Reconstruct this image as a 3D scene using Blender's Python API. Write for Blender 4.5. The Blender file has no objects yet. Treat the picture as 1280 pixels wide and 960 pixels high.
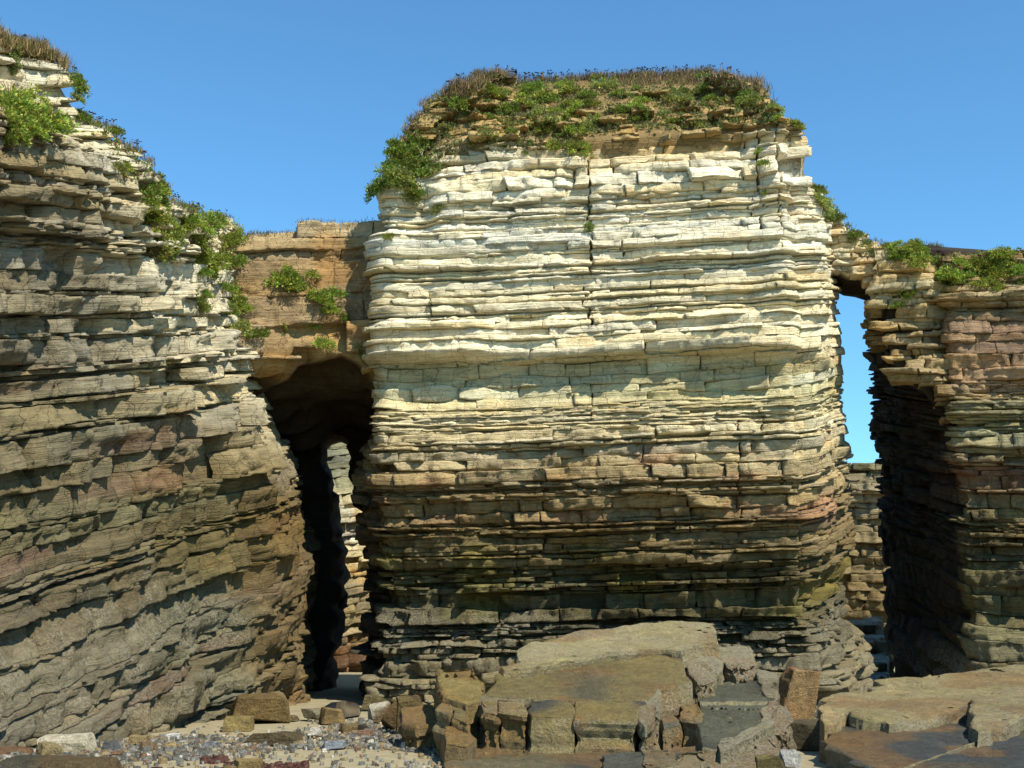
import bpy, bmesh, math, random
import numpy as np
from mathutils import Vector, Matrix, noise as mnoise

S = bpy.context.scene
COL = S.collection

# ------------------------------------------------------------------ camera
CAM_H = 3.0
F_PX = 1500.0
PITCH = math.atan(0.2)
CP, SP = math.cos(PITCH), math.sin(PITCH)
cam_d = bpy.data.cameras.new('camera')
cam = bpy.data.objects.new('camera', cam_d)
COL.objects.link(cam)
cam.location = (0, 0, CAM_H)
cam.rotation_euler = (math.pi / 2 + PITCH, 0, 0)
cam_d.sensor_width = 36
cam_d.lens = 36 * F_PX / 1280
cam_d.clip_start = 0.1
cam_d.clip_end = 6000
S.camera = cam

# ------------------------------------------------------------------ world and sun
SUN_EL, SUN_AZ = 49.0, 38.0            # degrees; azimuth to the right of straight behind the camera
world = bpy.data.worlds.new('World')
S.world = world
world.use_nodes = True
wn = world.node_tree.nodes
wl = world.node_tree.links
bg = wn['Background']
sky = wn.new('ShaderNodeTexSky')
sky.sky_type = 'NISHITA'
sky.sun_disc = False
sky.sun_elevation = math.radians(SUN_EL)
sky.sun_rotation = math.radians(180 - SUN_AZ)
sky.air_density = 1.0
sky.dust_density = 0.0
sky.ozone_density = 6.0
sky.altitude = 0
white = wn.new('ShaderNodeMix')                  # the camera's white balance: one even factor for the whole sky
white.data_type = 'RGBA'; white.blend_type = 'MULTIPLY'
white.inputs[0].default_value = 1.0
white.inputs[7].default_value = (0.66, 1.0, 1.03, 1)
wl.new(sky.outputs[0], white.inputs[6])
wl.new(white.outputs[2], bg.inputs[0])
bg.inputs[1].default_value = 0.13
sun_d = bpy.data.lights.new('sun', 'SUN')
sun_d.energy = 4.7
sun_d.angle = math.radians(0.5)
sun_d.color = (1.0, 0.935, 0.82)
sun = bpy.data.objects.new('sun', sun_d)
COL.objects.link(sun)
sd = Vector((math.sin(math.radians(SUN_AZ)) * math.cos(math.radians(SUN_EL)),
             -math.cos(math.radians(SUN_AZ)) * math.cos(math.radians(SUN_EL)),
             math.sin(math.radians(SUN_EL))))
sun.rotation_euler = sd.to_track_quat('Z', 'Y').to_euler()
sun.location = sd * 100
S.view_settings.view_transform = 'Standard'
S.view_settings.look = 'None'
S.view_settings.exposure = 0.65
S.view_settings.gamma = 1.0
S.view_settings.use_curve_mapping = False
try:
    S.cycles.max_bounces = 5
    S.cycles.diffuse_bounces = 2
    S.cycles.glossy_bounces = 2
    S.cycles.use_denoising = True
except Exception:
    pass

RNG = np.random.default_rng(7)
random.seed(7)

# ------------------------------------------------------------------ picture <-> place
def ray(px, py):
    a = (px - 640.0) / F_PX
    b = (480.0 - py) / F_PX
    return np.array([a, CP - b * SP, SP + b * CP])

def at(px, py, Y):
    """the point of the place seen at photograph pixel px, py at the distance Y"""
    d = ray(px, py)
    k = Y / d[1]
    return np.array([d[0] * k, Y, CAM_H + d[2] * k])

def on_plane(px, py, z0, Y0, dip):
    """where the sight line meets the bed z = z0 + dip*(Y-Y0)"""
    d = ray(px, py)
    k = (z0 - dip * Y0 - CAM_H) / (d[2] - dip * d[1])
    return np.array([d[0] * k, d[1] * k, CAM_H + d[2] * k])

def proj(X, Y, Z):
    dz = Z - CAM_H
    w = Y * CP + dz * SP
    v = dz * CP - Y * SP
    return 640 + F_PX * X / w, 480 - F_PX * v / w

def zat(py, Y):
    return at(640, py, Y)[2]

# ------------------------------------------------------------------ noise
_T = np.random.default_rng(3).random(8192)
def vnoise(x, y, z):
    """smooth value noise, -1..1"""
    x, y, z = np.broadcast_arrays(np.asarray(x, float), np.asarray(y, float), np.asarray(z, float))
    ix = np.floor(x).astype(np.int64); iy = np.floor(y).astype(np.int64); iz = np.floor(z).astype(np.int64)
    fx = x - ix; fy = y - iy; fz = z - iz
    fx = fx * fx * (3 - 2 * fx); fy = fy * fy * (3 - 2 * fy); fz = fz * fz * (3 - 2 * fz)
    def h(a, b, c):
        return _T[((a * 73856093) ^ (b * 19349663) ^ (c * 83492791)) & 8191]
    r = 0.0
    for dx in (0, 1):
        wx = fx if dx else 1 - fx
        for dy in (0, 1):
            wy = fy if dy else 1 - fy
            for dz_ in (0, 1):
                wz = fz if dz_ else 1 - fz
                r = r + h(ix + dx, iy + dy, iz + dz_) * wx * wy * wz
    return r * 2 - 1

def fbm(x, y, z, o=3):
    r, a, n = 0.0, 1.0, 0.0
    for i in range(o):
        r = r + a * vnoise(x * 2 ** i + 17.3 * i, y * 2 ** i, z * 2 ** i)
        n += a
        a *= 0.5
    return r / n

def sstep(a, b, x):
    t = np.clip((np.asarray(x, float) - a) / (b - a), 0, 1)
    return t * t * (3 - 2 * t)

def lin(c):
    """sRGB 0..255 to linear"""
    c = np.asarray(c, float) / 255
    return np.where(c <= 0.04045, c / 12.92, ((c + 0.055) / 1.055) ** 2.4)

# ------------------------------------------------------------------ materials
def node(nt, t, **kw):
    n = nt.nodes.new(t)
    for k, v in kw.items():
        setattr(n, k, v)
    return n

DIP, SX = 0.25, 0.045
def bed_vector(nt, sx, sz):
    """position measured along the bedding: stretched sideways by 1/sx, across the beds by 1/sz"""
    geo = node(nt, 'ShaderNodeNewGeometry')
    sep = node(nt, 'ShaderNodeSeparateXYZ')
    nt.links.new(geo.outputs['Position'], sep.inputs[0])
    m1 = node(nt, 'ShaderNodeMath', operation='MULTIPLY_ADD'); m1.inputs[1].default_value = -DIP
    nt.links.new(sep.outputs[1], m1.inputs[0]); nt.links.new(sep.outputs[2], m1.inputs[2])
    m2 = node(nt, 'ShaderNodeMath', operation='MULTIPLY_ADD'); m2.inputs[1].default_value = -SX
    nt.links.new(sep.outputs[0], m2.inputs[0]); nt.links.new(m1.outputs[0], m2.inputs[2])
    cb = node(nt, 'ShaderNodeCombineXYZ')
    for k, (src, s) in enumerate(((sep.outputs[0], sx), (sep.outputs[1], sx), (m2.outputs[0], sz))):
        mm = node(nt, 'ShaderNodeMath', operation='MULTIPLY'); mm.inputs[1].default_value = s
        nt.links.new(src, mm.inputs[0]); nt.links.new(mm.outputs[0], cb.inputs[k])
    return cb.outputs[0]

def ntex(nt, vec, scale, detail=5, rough=0.6):
    n = node(nt, 'ShaderNodeTexNoise')
    n.inputs['Scale'].default_value = scale
    n.inputs['Detail'].default_value = detail
    n.inputs['Roughness'].default_value = rough
    if vec is not None:
        nt.links.new(vec, n.inputs['Vector'])
    return n.outputs[0]

def mapr(nt, src, a, b, c, d):
    n = node(nt, 'ShaderNodeMapRange')
    for i, v in zip((1, 2, 3, 4), (a, b, c, d)):
        n.inputs[i].default_value = v
    nt.links.new(src, n.inputs[0])
    return n.outputs[0]

def mixc(nt, fac, a, b, mode='MIX'):
    n = node(nt, 'ShaderNodeMix', data_type='RGBA', blend_type=mode)
    if isinstance(fac, (int, float)):
        n.inputs[0].default_value = fac
    else:
        nt.links.new(fac, n.inputs[0])
    for s, v in ((6, a), (7, b)):
        if isinstance(v, tuple):
            n.inputs[s].default_value = (*v, 1)
        else:
            nt.links.new(v, n.inputs[s])
    return n.outputs[2]

def math_n(nt, op, a, b):
    n = node(nt, 'ShaderNodeMath', operation=op)
    for i, v in enumerate((a, b)):
        if isinstance(v, (int, float)):
            n.inputs[i].default_value = v
        else:
            nt.links.new(v, n.inputs[i])
    return n.outputs[0]

def new_mat(name, rough=0.9, spec=0.25):
    m = bpy.data.materials.new(name)
    m.use_nodes = True
    nt = m.node_tree
    b = nt.nodes['Principled BSDF']
    b.inputs['Roughness'].default_value = rough
    b.inputs['Specular IOR Level'].default_value = spec
    return m, nt, b

def bump(nt, b, h, strength, dist):
    n = node(nt, 'ShaderNodeBump')
    n.inputs['Strength'].default_value = strength
    n.inputs['Distance'].default_value = dist
    nt.links.new(h, n.inputs['Height'])
    nt.links.new(n.outputs[0], b.inputs['Normal'])

def rock_material(name, lam=1.0, barn=0.0, wet=False, rusty=0.5, fs=1.0, crk=0.6):
    m, nt, b = new_mat(name, 0.92, 0.2)
    att = node(nt, 'ShaderNodeVertexColor', layer_name='Col')
    lamv = bed_vector(nt, 0.7, 9.0)
    lam_n = ntex(nt, lamv, 1.0, 6, 0.65)
    geo = node(nt, 'ShaderNodeNewGeometry')
    pos = geo.outputs['Position']
    mot = ntex(nt, pos, 1.1, 6, 0.65)
    fine = ntex(nt, pos, 9.0 * fs, 6, 0.75)
    # grain and lamination
    k1 = mapr(nt, lam_n, 0.30, 0.70, 1 - 0.34 * lam, 1 + 0.22 * lam)
    k2 = mapr(nt, fine, 0.3, 0.7, 0.80 if fs == 1 else 0.58, 1.18 if fs == 1 else 1.36)
    if fs > 1:
        mid = ntex(nt, pos, 4.5, 6, 0.7)
        k2 = math_n(nt, 'MULTIPLY', k2, mapr(nt, mid, 0.3, 0.7, 0.66, 1.3))
    k3 = mapr(nt, mot, 0.3, 0.7, 0.80, 1.16)
    k = math_n(nt, 'MULTIPLY', math_n(nt, 'MULTIPLY', k1, k2), k3)
    cb = node(nt, 'ShaderNodeCombineColor')
    for i in range(3):
        nt.links.new(k, cb.inputs[i])
    c = mixc(nt, 1.0, att.outputs[0], cb.outputs[0], 'MULTIPLY')
    # rusty and grey stains in patches of their own
    rust = ntex(nt, bed_vector(nt, 0.5, 1.6), 0.9, 4, 0.6)
    c = mixc(nt, mapr(nt, rust, 0.58, 0.74, 0, rusty), c, mixc(nt, 1.0, c, (1.0, 0.72, 0.42), 'MULTIPLY'))
    grey = ntex(nt, pos, 0.55, 5, 0.62)
    c = mixc(nt, mapr(nt, grey, 0.55, 0.72, 0, 0.6), c, mixc(nt, 1.0, c, (0.66, 0.70, 0.72), 'MULTIPLY'))
    ln2 = ntex(nt, bed_vector(nt, 0.8, 26.0), 1.0, 3, 0.6)
    lines = math_n(nt, 'MULTIPLY', mapr(nt, ln2, 0.36, 0.44, 1, 0), mapr(nt, mot, 0.40, 0.6, 0.25, 1.0))
    c = mixc(nt, math_n(nt, 'MULTIPLY', lines, 0.55 * lam), c, mixc(nt, 1.0, c, (0.40, 0.36, 0.30), 'MULTIPLY'))
    # lichen specks
    vo = node(nt, 'ShaderNodeTexVoronoi'); vo.inputs['Scale'].default_value = 7.0
    nt.links.new(pos, vo.inputs['Vector'])
    sp = math_n(nt, 'MULTIPLY', mapr(nt, vo.outputs[0], 0.10, 0.22, 1, 0), mapr(nt, mot, 0.5, 0.62, 0, 0.55))
    c = mixc(nt, sp, c, mixc(nt, 1.0, c, (0.5, 0.5, 0.46), 'MULTIPLY'))
    cv = node(nt, 'ShaderNodeTexVoronoi', feature='DISTANCE_TO_EDGE'); cv.inputs['Scale'].default_value = 1.0
    wv = node(nt, 'ShaderNodeVectorMath', operation='ADD')
    nw = node(nt, 'ShaderNodeTexNoise'); nw.inputs['Scale'].default_value = 1.5; nw.inputs['Detail'].default_value = 3
    nt.links.new(pos, nw.inputs['Vector'])
    nt.links.new(bed_vector(nt, 1.15, 0.9), wv.inputs[0]); nt.links.new(nw.outputs[1], wv.inputs[1])
    nt.links.new(wv.outputs[0], cv.inputs['Vector'])
    crack = math_n(nt, 'MULTIPLY', mapr(nt, cv.outputs['Distance'], 0.004, 0.022, 1, 0), mapr(nt, fine, 0.40, 0.55, 0.1, 1))
    c = mixc(nt, math_n(nt, 'MULTIPLY', crack, crk), c, mixc(nt, 1.0, c, (0.25, 0.22, 0.18), 'MULTIPLY'))
    h = math_n(nt, 'ADD', math_n(nt, 'ADD', math_n(nt, 'MULTIPLY', lam_n, 1.5 * lam), math_n(nt, 'MULTIPLY', ln2, 0.8 * lam)), math_n(nt, 'MULTIPLY', fine, 1.0))
    h = math_n(nt, 'SUBTRACT', h, math_n(nt, 'MULTIPLY', crack, 0.85 * crk))
    if barn > 0:
        bm_ = ntex(nt, pos, 0.8, 4, 0.6)
        bs = ntex(nt, pos, 14.0, 5, 0.85)
        att_b = math_n(nt, 'MULTIPLY', att.outputs[1], mapr(nt, bm_, 0.38, 0.55, 0.25, 1.0))
        fac = math_n(nt, 'MULTIPLY', att_b, mapr(nt, bs, 0.44, 0.58, 0, barn))
        c = mixc(nt, fac, c, (0.36, 0.32, 0.22))
        h = math_n(nt, 'ADD', h, math_n(nt, 'MULTIPLY', math_n(nt, 'MULTIPLY', bs, att.outputs[1]), 1.6))
    if wet:
        wn_ = ntex(nt, pos, 0.7, 3, 0.5)
        dry = math_n(nt, 'MAXIMUM', att.outputs[1], mapr(nt, wn_, 0.42, 0.6, 0.0, 0.9))
        r = mapr(nt, dry, 0, 0.8, 0.34, 0.9)
        nt.links.new(r, b.inputs['Roughness'])
        b.inputs['Specular IOR Level'].default_value = 0.4
    nt.links.new(c, b.inputs['Base Color'])
    if fs > 1:
        h = math_n(nt, 'ADD', h, math_n(nt, 'MULTIPLY', mid, 1.6))
    bump(nt, b, h, 0.9 if fs == 1 else 1.0, 0.07)
    return m

M_ROCK = rock_material('cliff_rock', 1.0, 0.7)
M_CORE = rock_material('inner_rock', 0.7)
M_SHORE = rock_material('shore_rock', 0.30, 1.0, True, 0.25, 2.0, 0.2)

def simple_noise_mat(name, c1, c2, scale, rough=0.9, bumpd=0.0, use_attr=False, spec=0.2):
    m, nt, b = new_mat(name, rough, spec)
    geo = node(nt, 'ShaderNodeNewGeometry')
    n = ntex(nt, geo.outputs['Position'], scale, 5, 0.65)
    c = mixc(nt, mapr(nt, n, 0.3, 0.7, 0, 1), c1, c2)
    if use_attr:
        a = node(nt, 'ShaderNodeVertexColor', layer_name='Col')
        c = mixc(nt, 1.0, a.outputs[0], c, 'MULTIPLY')
    nt.links.new(c, b.inputs['Base Color'])
    if bumpd:
        bump(nt, b, n, 0.8, bumpd)
    return m, nt, b

def leaf_material(name, trans=0.35):
    m, nt, b = new_mat(name, 0.55, 0.3)
    a = node(nt, 'ShaderNodeVertexColor', layer_name='Col')
    oi = node(nt, 'ShaderNodeObjectInfo')
    hs = node(nt, 'ShaderNodeHueSaturation')
    nt.links.new(mapr(nt, oi.outputs['Random'], 0, 1, 0.485, 0.515), hs.inputs['Hue'])
    nt.links.new(mapr(nt, oi.outputs['Random'], 0, 1, 0.75, 1.25), hs.inputs['Value'])
    nt.links.new(a.outputs[0], hs.inputs['Color'])
    nt.links.new(hs.outputs[0], b.inputs['Base Color'])
    tr = node(nt, 'ShaderNodeBsdfTranslucent')
    nt.links.new(hs.outputs[0], tr.inputs[0])
    mx = node(nt, 'ShaderNodeMixShader'); mx.inputs[0].default_value = trans
    nt.links.new(b.outputs[0], mx.inputs[1]); nt.links.new(tr.outputs[0], mx.inputs[2])
    nt.links.new(mx.outputs[0], nt.nodes['Material Output'].inputs[0])
    return m

M_LEAF = leaf_material('succulent_leaf')
M_STRAW = leaf_material('dry_stalk', 0.2)
M_STONE = rock_material('loose_stone', 0.5, 0.0, False, 0.2, 2.0, 0.15)
M_SAND, _nt, _b = simple_noise_mat('beach_sand', tuple(lin((132, 122, 94)) * 0.9), tuple(lin((162, 151, 120)) * 0.9), 2.3, 0.95, 0.03)
M_WEED, _nt, _b = simple_noise_mat('red_seaweed', (0.030, 0.012, 0.010), (0.085, 0.035, 0.022), 9, 0.6, 0.0)
M_WATER, _nt, _b = simple_noise_mat('pool_water', (0.03, 0.04, 0.05), (0.05, 0.06, 0.07), 1, 0.06, 0.0, False, 0.5)

# ------------------------------------------------------------------ object helpers
def tag(o, label=None, cat=None, group=None, kind=None):
    if label: o['label'] = label
    if cat: o['category'] = cat
    if group: o['group'] = group
    if kind: o['kind'] = kind
    return o

def empty(name, loc=(0, 0, 0)):
    o = bpy.data.objects.new(name, None)
    o.location = loc
    o.empty_display_size = 0.5
    COL.objects.link(o)
    return o

def mesh_obj(name, V, quads=None, tris=None, col=None, mat=None, parent=None, smooth=False, corner=False):
    me = bpy.data.meshes.new(name)
    V = np.asarray(V, np.float32)
    parts = []
    nl = 0
    starts, tot = [], []
    if quads is not None and len(quads):
        q = np.asarray(quads, np.int32).reshape(-1, 4)
        parts.append(q.ravel()); starts.append(np.arange(len(q)) * 4); tot.append(np.full(len(q), 4)); nl = len(q) * 4
    if tris is not None and len(tris):
        t = np.asarray(tris, np.int32).reshape(-1, 3)
        parts.append(t.ravel()); starts.append(nl + np.arange(len(t)) * 3); tot.append(np.full(len(t), 3)); nl += len(t) * 3
    me.vertices.add(len(V)); me.vertices.foreach_set('co', V.ravel())
    me.loops.add(nl); me.loops.foreach_set('vertex_index', np.concatenate(parts))
    st = np.concatenate(starts).astype(np.int32)
    me.polygons.add(len(st))
    me.polygons.foreach_set('loop_start', st)
    me.polygons.foreach_set('loop_total', np.concatenate(tot).astype(np.int32))
    if smooth:
        me.polygons.foreach_set('use_smooth', np.ones(len(st), bool))
    me.update(calc_edges=True)
    if col is not None:
        a = me.color_attributes.new('Col', 'FLOAT_COLOR', 'POINT')
        a.data.foreach_set('color', np.asarray(col, np.float32).ravel())
    if mat: me.materials.append(mat)
    o = bpy.data.objects.new(name, me)
    COL.objects.link(o)
    if parent is not None:
        o.parent = parent
        o.matrix_parent_inverse = Matrix.Translation(-parent.location)
    return o

# ------------------------------------------------------------------ layered rock
PANEL = 0.8
class Face:
    """a bedded rock wall standing on a plan curve (u = metres along it, outward to the right of its travel seen from above)"""
    def __init__(s, pts, off, sil=None, zlow=-0.6, low=None, smooth_n=1.2, seed=1):
        P = np.array(pts, float)
        seg = np.hypot(*np.diff(P, axis=0).T)
        U = np.concatenate([[0], np.cumsum(seg)])
        s.L = U[-1]
        n = max(int(s.L / 0.15), 8)
        s.u = np.linspace(0, s.L, n)
        X = np.interp(s.u, U, P[:, 0]); Y = np.interp(s.u, U, P[:, 1])
        k = max(int(smooth_n / 0.15), 1)
        ker = np.hanning(2 * k + 3); ker /= ker.sum()
        def sm(a):
            pad = k + 1
            ap = np.concatenate([2 * a[0] - a[pad:0:-1], a, 2 * a[-1] - a[-2:-pad - 2:-1]])
            return np.convolve(ap, ker, 'valid')
        s.X, s.Y = sm(X), sm(Y)
        tx, ty = np.gradient(s.X, s.u), np.gradient(s.Y, s.u)
        l = np.hypot(tx, ty)
        s.nx, s.ny = ty / l, -tx / l
        s.off = off
        s.seed = seed
        s.zlow = zlow
        s.Uv = U
        # upper and lower limit in z for each u
        zz = np.arange(-1, 32, 0.1)
        s.ztop = np.full(n, 31.0); s.zbot = np.full(n, zlow)
        if sil is not None or low is not None:
            for i in range(n):
                d = off(np.full(zz.shape, s.u[i]), zz)
                px, py = proj(s.X[i] + s.nx[i] * d, s.Y[i] + s.ny[i] * d, zz)
                if sil is not None:
                    ok = py > np.interp(px, sil[0], sil[1])
                    bad = np.where(~ok)[0]
                    s.ztop[i] = zz[bad[0]] if len(bad) else 31.0
                if low is not None:
                    ok = py < np.interp(px, low[0], low[1])
                    g = np.where(ok)[0]
                    s.zbot[i] = zz[g[0]] if len(g) else 40
    def P(s, u):
        return np.interp(u, s.u, s.X), np.interp(u, s.u, s.Y), np.interp(u, s.u, s.nx), np.interp(u, s.u, s.ny)
    def upx(s, px, z=8.0):
        """u at which the wall at height z is seen in picture column px (first crossing)"""
        d = s.off(s.u, np.full(s.u.shape, z))
        p, _ = proj(s.X + s.nx * d, s.Y + s.ny * d, np.full(s.u.shape, z))
        i = np.argmin(np.abs(p - px))
        return s.u[i]

_grid_cache = {}
def grid_faces(nu, nv):
    key = (nu, nv)
    if key not in _grid_cache:
        idx = np.arange(nu * nv).reshape(nv, nu)
        q = np.stack([idx[:-1, :-1], idx[:-1, 1:], idx[1:, 1:], idx[1:, :-1]], -1).reshape(-1, 4)
        ring = np.concatenate([idx[0, :], idx[1:, -1], idx[-1, -2::-1], idx[-2:0:-1, 0]])
        r2 = np.arange(len(ring)) + nu * nv
        a, b = ring, np.roll(ring, -1)
        c, d = np.roll(r2, -1), r2
        sk = np.stack([b, a, d, c], -1)
        back = np.array([[r2[0], r2[(len(ring)) // 4], r2[len(ring) // 2], r2[3 * len(ring) // 4]]])
        _grid_cache[key] = (np.concatenate([q, sk]), ring)
    return _grid_cache[key]

def build_blocks(face, layers, colfun, parent, name, n_parts=300, cell=0.085, depth=0.9, mat=None, joints=(),
                 rough=1.0, keep=None, view=True, rest_name='thin_beds'):
    """layers: list of dict(b0,b1,p,L,r,miss,jit). Every bed is cut at its joints into slabs; each slab is its own solid."""
    rng = np.random.default_rng(face.seed)
    blocks = []
    bzshift = lambda X, Y: DIP * (Y - 45) + SX * X
    for k, ly in enumerate(layers):
        th = ly['b1'] - ly['b0']
        u = rng.uniform(-ly['L'], 0)
        cuts = [u]
        while u < face.L:
            u += ly['L'] * rng.uniform(0.45, 1.6)
            cuts.append(u)
        bm = 0.5 * (ly['b0'] + ly['b1'])
        jgaps = []
        for (ju, ja, jb, w) in joints:
            if ja <= bm <= jb:
                if rng.random() < 0.12: continue
                js = ju + rng.normal() * 0.05; jw = w * rng.uniform(0.25, 1.3)
                jgaps.append(js)
                cuts = [c for c in cuts if abs(c - js) > 0.45] + [js - jw / 2, js + jw / 2 + 1e-4]
        cuts = sorted(cuts)
        for a, c in zip(cuts[:-1], cuts[1:]):
            gap = any(abs((a + c) / 2 - ju) < 0.004 for ju in jgaps)
            a2, c2 = max(a, 0), min(c, face.L)
            if gap or c2 - a2 < 0.12:
                continue
            um = 0.5 * (a2 + c2)
            X, Y, _, _ = face.P(um)
            zm = bm + bzshift(X, Y)
            zt = min(np.interp(um, face.u, face.ztop), min(np.interp([a2 + 0.15, c2 - 0.15], face.u, face.ztop)) + 0.2); zb = np.interp(um, face.u, face.zbot)
            if zm > zt - 0.1 or zm < zb + th * 0.3 or zm < face.zlow:
                continue
            if keep is not None and not keep(um, zm):
                continue
            if rng.random() < ly.get('miss', 0):
                continue
            blocks.append((k, a2, c2, rng.normal() * ly.get('jit', 0.1) * (face.chaos(um, zm) if hasattr(face, 'chaos') else 1), rng.normal(), rng.normal(), rng.random(), rng.random(), rng.random()))
    Us, Bs, E, Dp, meta = [], [], [], [], []
    TT = []
    for (k, a, c, jd, t1, t2, r1, r2, r3) in blocks:
        ly = layers[k]; th = ly['b1'] - ly['b0']; ln = c - a
        nu = int(np.clip(ln / cell, 3, 60)) + 1
        nv = int(np.clip(th / cell * 1.15, 4, 24)) + 1
        s_ = np.linspace(0, 1, nu); t_ = np.linspace(0, 1, nv)
        # denser at the rims
        s_ = s_ + 0.5 / nu * np.sin(-2 * np.pi * s_) * 0.6
        t_ = t_ - 0.08 * np.sin(2 * np.pi * t_)
        SS, T2 = np.meshgrid(s_, t_)
        SS = SS.ravel(); T2 = T2.ravel()
        q, ring = grid_faces(nu, nv)
        front = np.ones(len(SS), bool)
        SS = np.concatenate([SS, SS[ring]]); T2 = np.concatenate([T2, T2[ring]])
        fr = np.zeros(len(SS)); fr[:nu * nv] = 1
        Us.append(a + SS * ln); TT.append(T2)
        E.append(np.stack([np.full(len(SS), v) for v in (k, a, c, jd, t1, t2, r1, r2, r3)], -1))
        Dp.append(fr)
        meta.append((len(SS), q, ln * th))
        Bs.append(SS)
    if not blocks:
        return
    U = np.concatenate(Us); T = np.concatenate(TT); Sx = np.concatenate(Bs); E = np.concatenate(E); FR = np.concatenate(Dp)
    kk = E[:, 0].astype(int)
    lb0 = np.array([l['b0'] for l in layers])[kk]; lb1 = np.array([l['b1'] for l in layers])[kk]
    lp = np.array([l.get('p', 0) for l in layers])[kk]; lr = np.array([l.get('r', 0.1) for l in layers])[kk]
    lrg = np.array([l.get('rough', 1.0) for l in layers])[kk]
    lw = np.array([l.get('wav', 0.25) for l in layers])[kk]
    th = lb1 - lb0
    sd = face.seed * 11.7
    wob = lambda b, w: np.minimum(th, 0.4) * w * (0.75 * vnoise(U * 0.35, b * 37.7, sd) + 0.25 * vnoise(U * 1.6, b * 37.7, sd + 5)) + 0.02 * vnoise(U * 4, b * 37.7, sd + 6)
    bot = lb0 + wob(lb0, lw); top = lb1 + wob(lb1, lw)
    gapw = 0.006 + 0.022 * E[:, 7] ** 3
    top = np.maximum(top - gapw, bot + 0.06)
    # joints lean a little
    ln = E[:, 2] - E[:, 1]
    lean = E[:, 4] * 0.05 * np.minimum(ln, 1.2)
    U2 = U + (T - 0.5) * lean * (1 - Sx) + 0.05 * vnoise(T * 2.5 + E[:, 6] * 50, U * 0.3, sd) * np.where((Sx < 0.03) | (Sx > 0.97), 1, 0.3)
    ljo = np.array([l.get('jo', 0.5) for l in layers])[kk]
    gl = 0.003 + 0.03 * ljo * E[:, 8] ** 3
    U2 = U2 + np.where(Sx < 0.5, gl, -gl) * np.abs(2 * Sx - 1)
    B = bot + T * (top - bot)
    X, Y, nx, ny = face.P(U2)
    z = B + bzshift(X, Y)
    hgt = top - bot
    # rims: distance to the nearest edge of the slab front
    ev = np.minimum(T, 1 - T) * hgt
    eh = np.minimum(Sx, 1 - Sx) * ln
    r = np.minimum(lr * 0.42 * (0.3 + 1.3 * E[:, 6] ** 2), hgt * 0.36)
    rv = 1 - np.clip(ev / np.maximum(r, 0.02), 0, 1)
    rh = 1 - np.clip(eh / np.maximum(np.minimum(r * 0.8, ln * 0.4), 0.02), 0, 1)
    inset = r * (1 - np.sqrt(np.clip(1 - rv ** 2, 0, 1))) * np.where(T > 0.5, 1.0, 0.6) + r * (0.15 + 0.9 * ljo * E[:, 8] ** 2) * (1 - np.sqrt(np.clip(1 - rh ** 2, 0, 1)))
    # the profile of a bed along the wall: it juts out, weathers back, breaks off in steps
    prof = lp * (0.8 + 0.7 * vnoise(U * 0.2, kk * 3.71, sd)) + 0.15 * vnoise(U * 0.35, kk * 7.13, sd + 3) * lrg
    if hasattr(face, 'ucalm'):
        pass
    # ragged broken front edge of the bed: straight breaks between random corner points
    for fq, am in ((1.3, 0.10), (3.1, 0.055)):
        q_ = U * fq + kk * 17.7
        h0 = _T[((np.floor(q_).astype(int) * 73856093) ^ (kk * 19349663) ^ 77) & 8191]; h1 = _T[(((np.floor(q_).astype(int) + 1) * 73856093) ^ (kk * 19349663) ^ 77) & 8191]
        prof = prof + am * lrg * ((h0 + (h1 - h0) * (q_ - np.floor(q_))) * 2 - 1)
    if hasattr(face, 'ucalm'): prof = prof * face.ucalm(U)
    q_ = U * 2.3 + kk * 31.1 + 0.3 * vnoise(U * 3, B * 4, sd)
    prof = prof + 0.075 * lrg * (_T[((np.floor(q_).astype(int) * 73856093) ^ (kk * 19349663) ^ 991) & 8191] * 2 - 1)
    spall = -0.10 * sstep(0.12, 0.16, vnoise(U * 0.8 + kk * 13.1, B * 1.7, sd + 9)) - 0.06 * sstep(0.22, 0.25, vnoise(U * 2.3 + kk * 5.3, B * 3.5, sd + 19))
    # panels: joint-bounded pieces of the wall that stand forward or back together
    pu = U + 0.5 * vnoise(B * 0.6, 1.5, sd) + 40
    cell_h = lambda a, b: _T[((np.floor(a).astype(int) * 73856093) ^ (np.floor(b).astype(int) * 19349663) ^ (face.seed * 83492791)) & 8191]
    panel = 0.26 * (cell_h(pu / 1.9, B / 0.95 + 30) - 0.5) + 0.22 * (cell_h(pu / 4.3, B / 2.3 + 30) - 0.5)
    calm = np.clip((np.interp(U, face.u, face.ztop) - z) / 1.6, 0.2, 1.0)
    nse = 0.045 * fbm(X * 1.6 + nx * 3, Y * 1.6, z * 2.6 + kk, 3) + 0.035 * vnoise(U * 6, B * 9, sd + 31) + 0.02 * vnoise(U * 15, B * 21, sd + 37)
    # each slab is chipped by a few slanting breaks
    ang = 0.05 * np.abs(vnoise(U * 1.9 + E[:, 7] * 90, B * 2.4, sd + 41))
    xx = (Sx - 0.5) * ln; yy = (T - 0.5) * hgt
    for c in range(2):
        hsh = lambda q: _T[((E[:, 6] * 99991).astype(int) * 7 + c * 131 + q * 977) & 8191]
        th_ = hsh(1) * 6.283
        ex = np.abs(np.cos(th_)) * ln / 2 + np.abs(np.sin(th_)) * hgt / 2
        over = np.clip(xx * np.cos(th_) + yy * np.sin(th_) - ex * (0.55 + 0.45 * hsh(2)), 0, None)
        ang = ang - np.minimum(over * (0.25 + 1.1 * hsh(3)), 0.05 + 0.22 * hsh(4))
    d = face.off(U2, z) + (prof + E[:, 3]) * calm + (spall + nse + ang + panel * PANEL) * rough * lrg * (face.ucalm(U) if hasattr(face, 'ucalm') else 1) - inset
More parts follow.
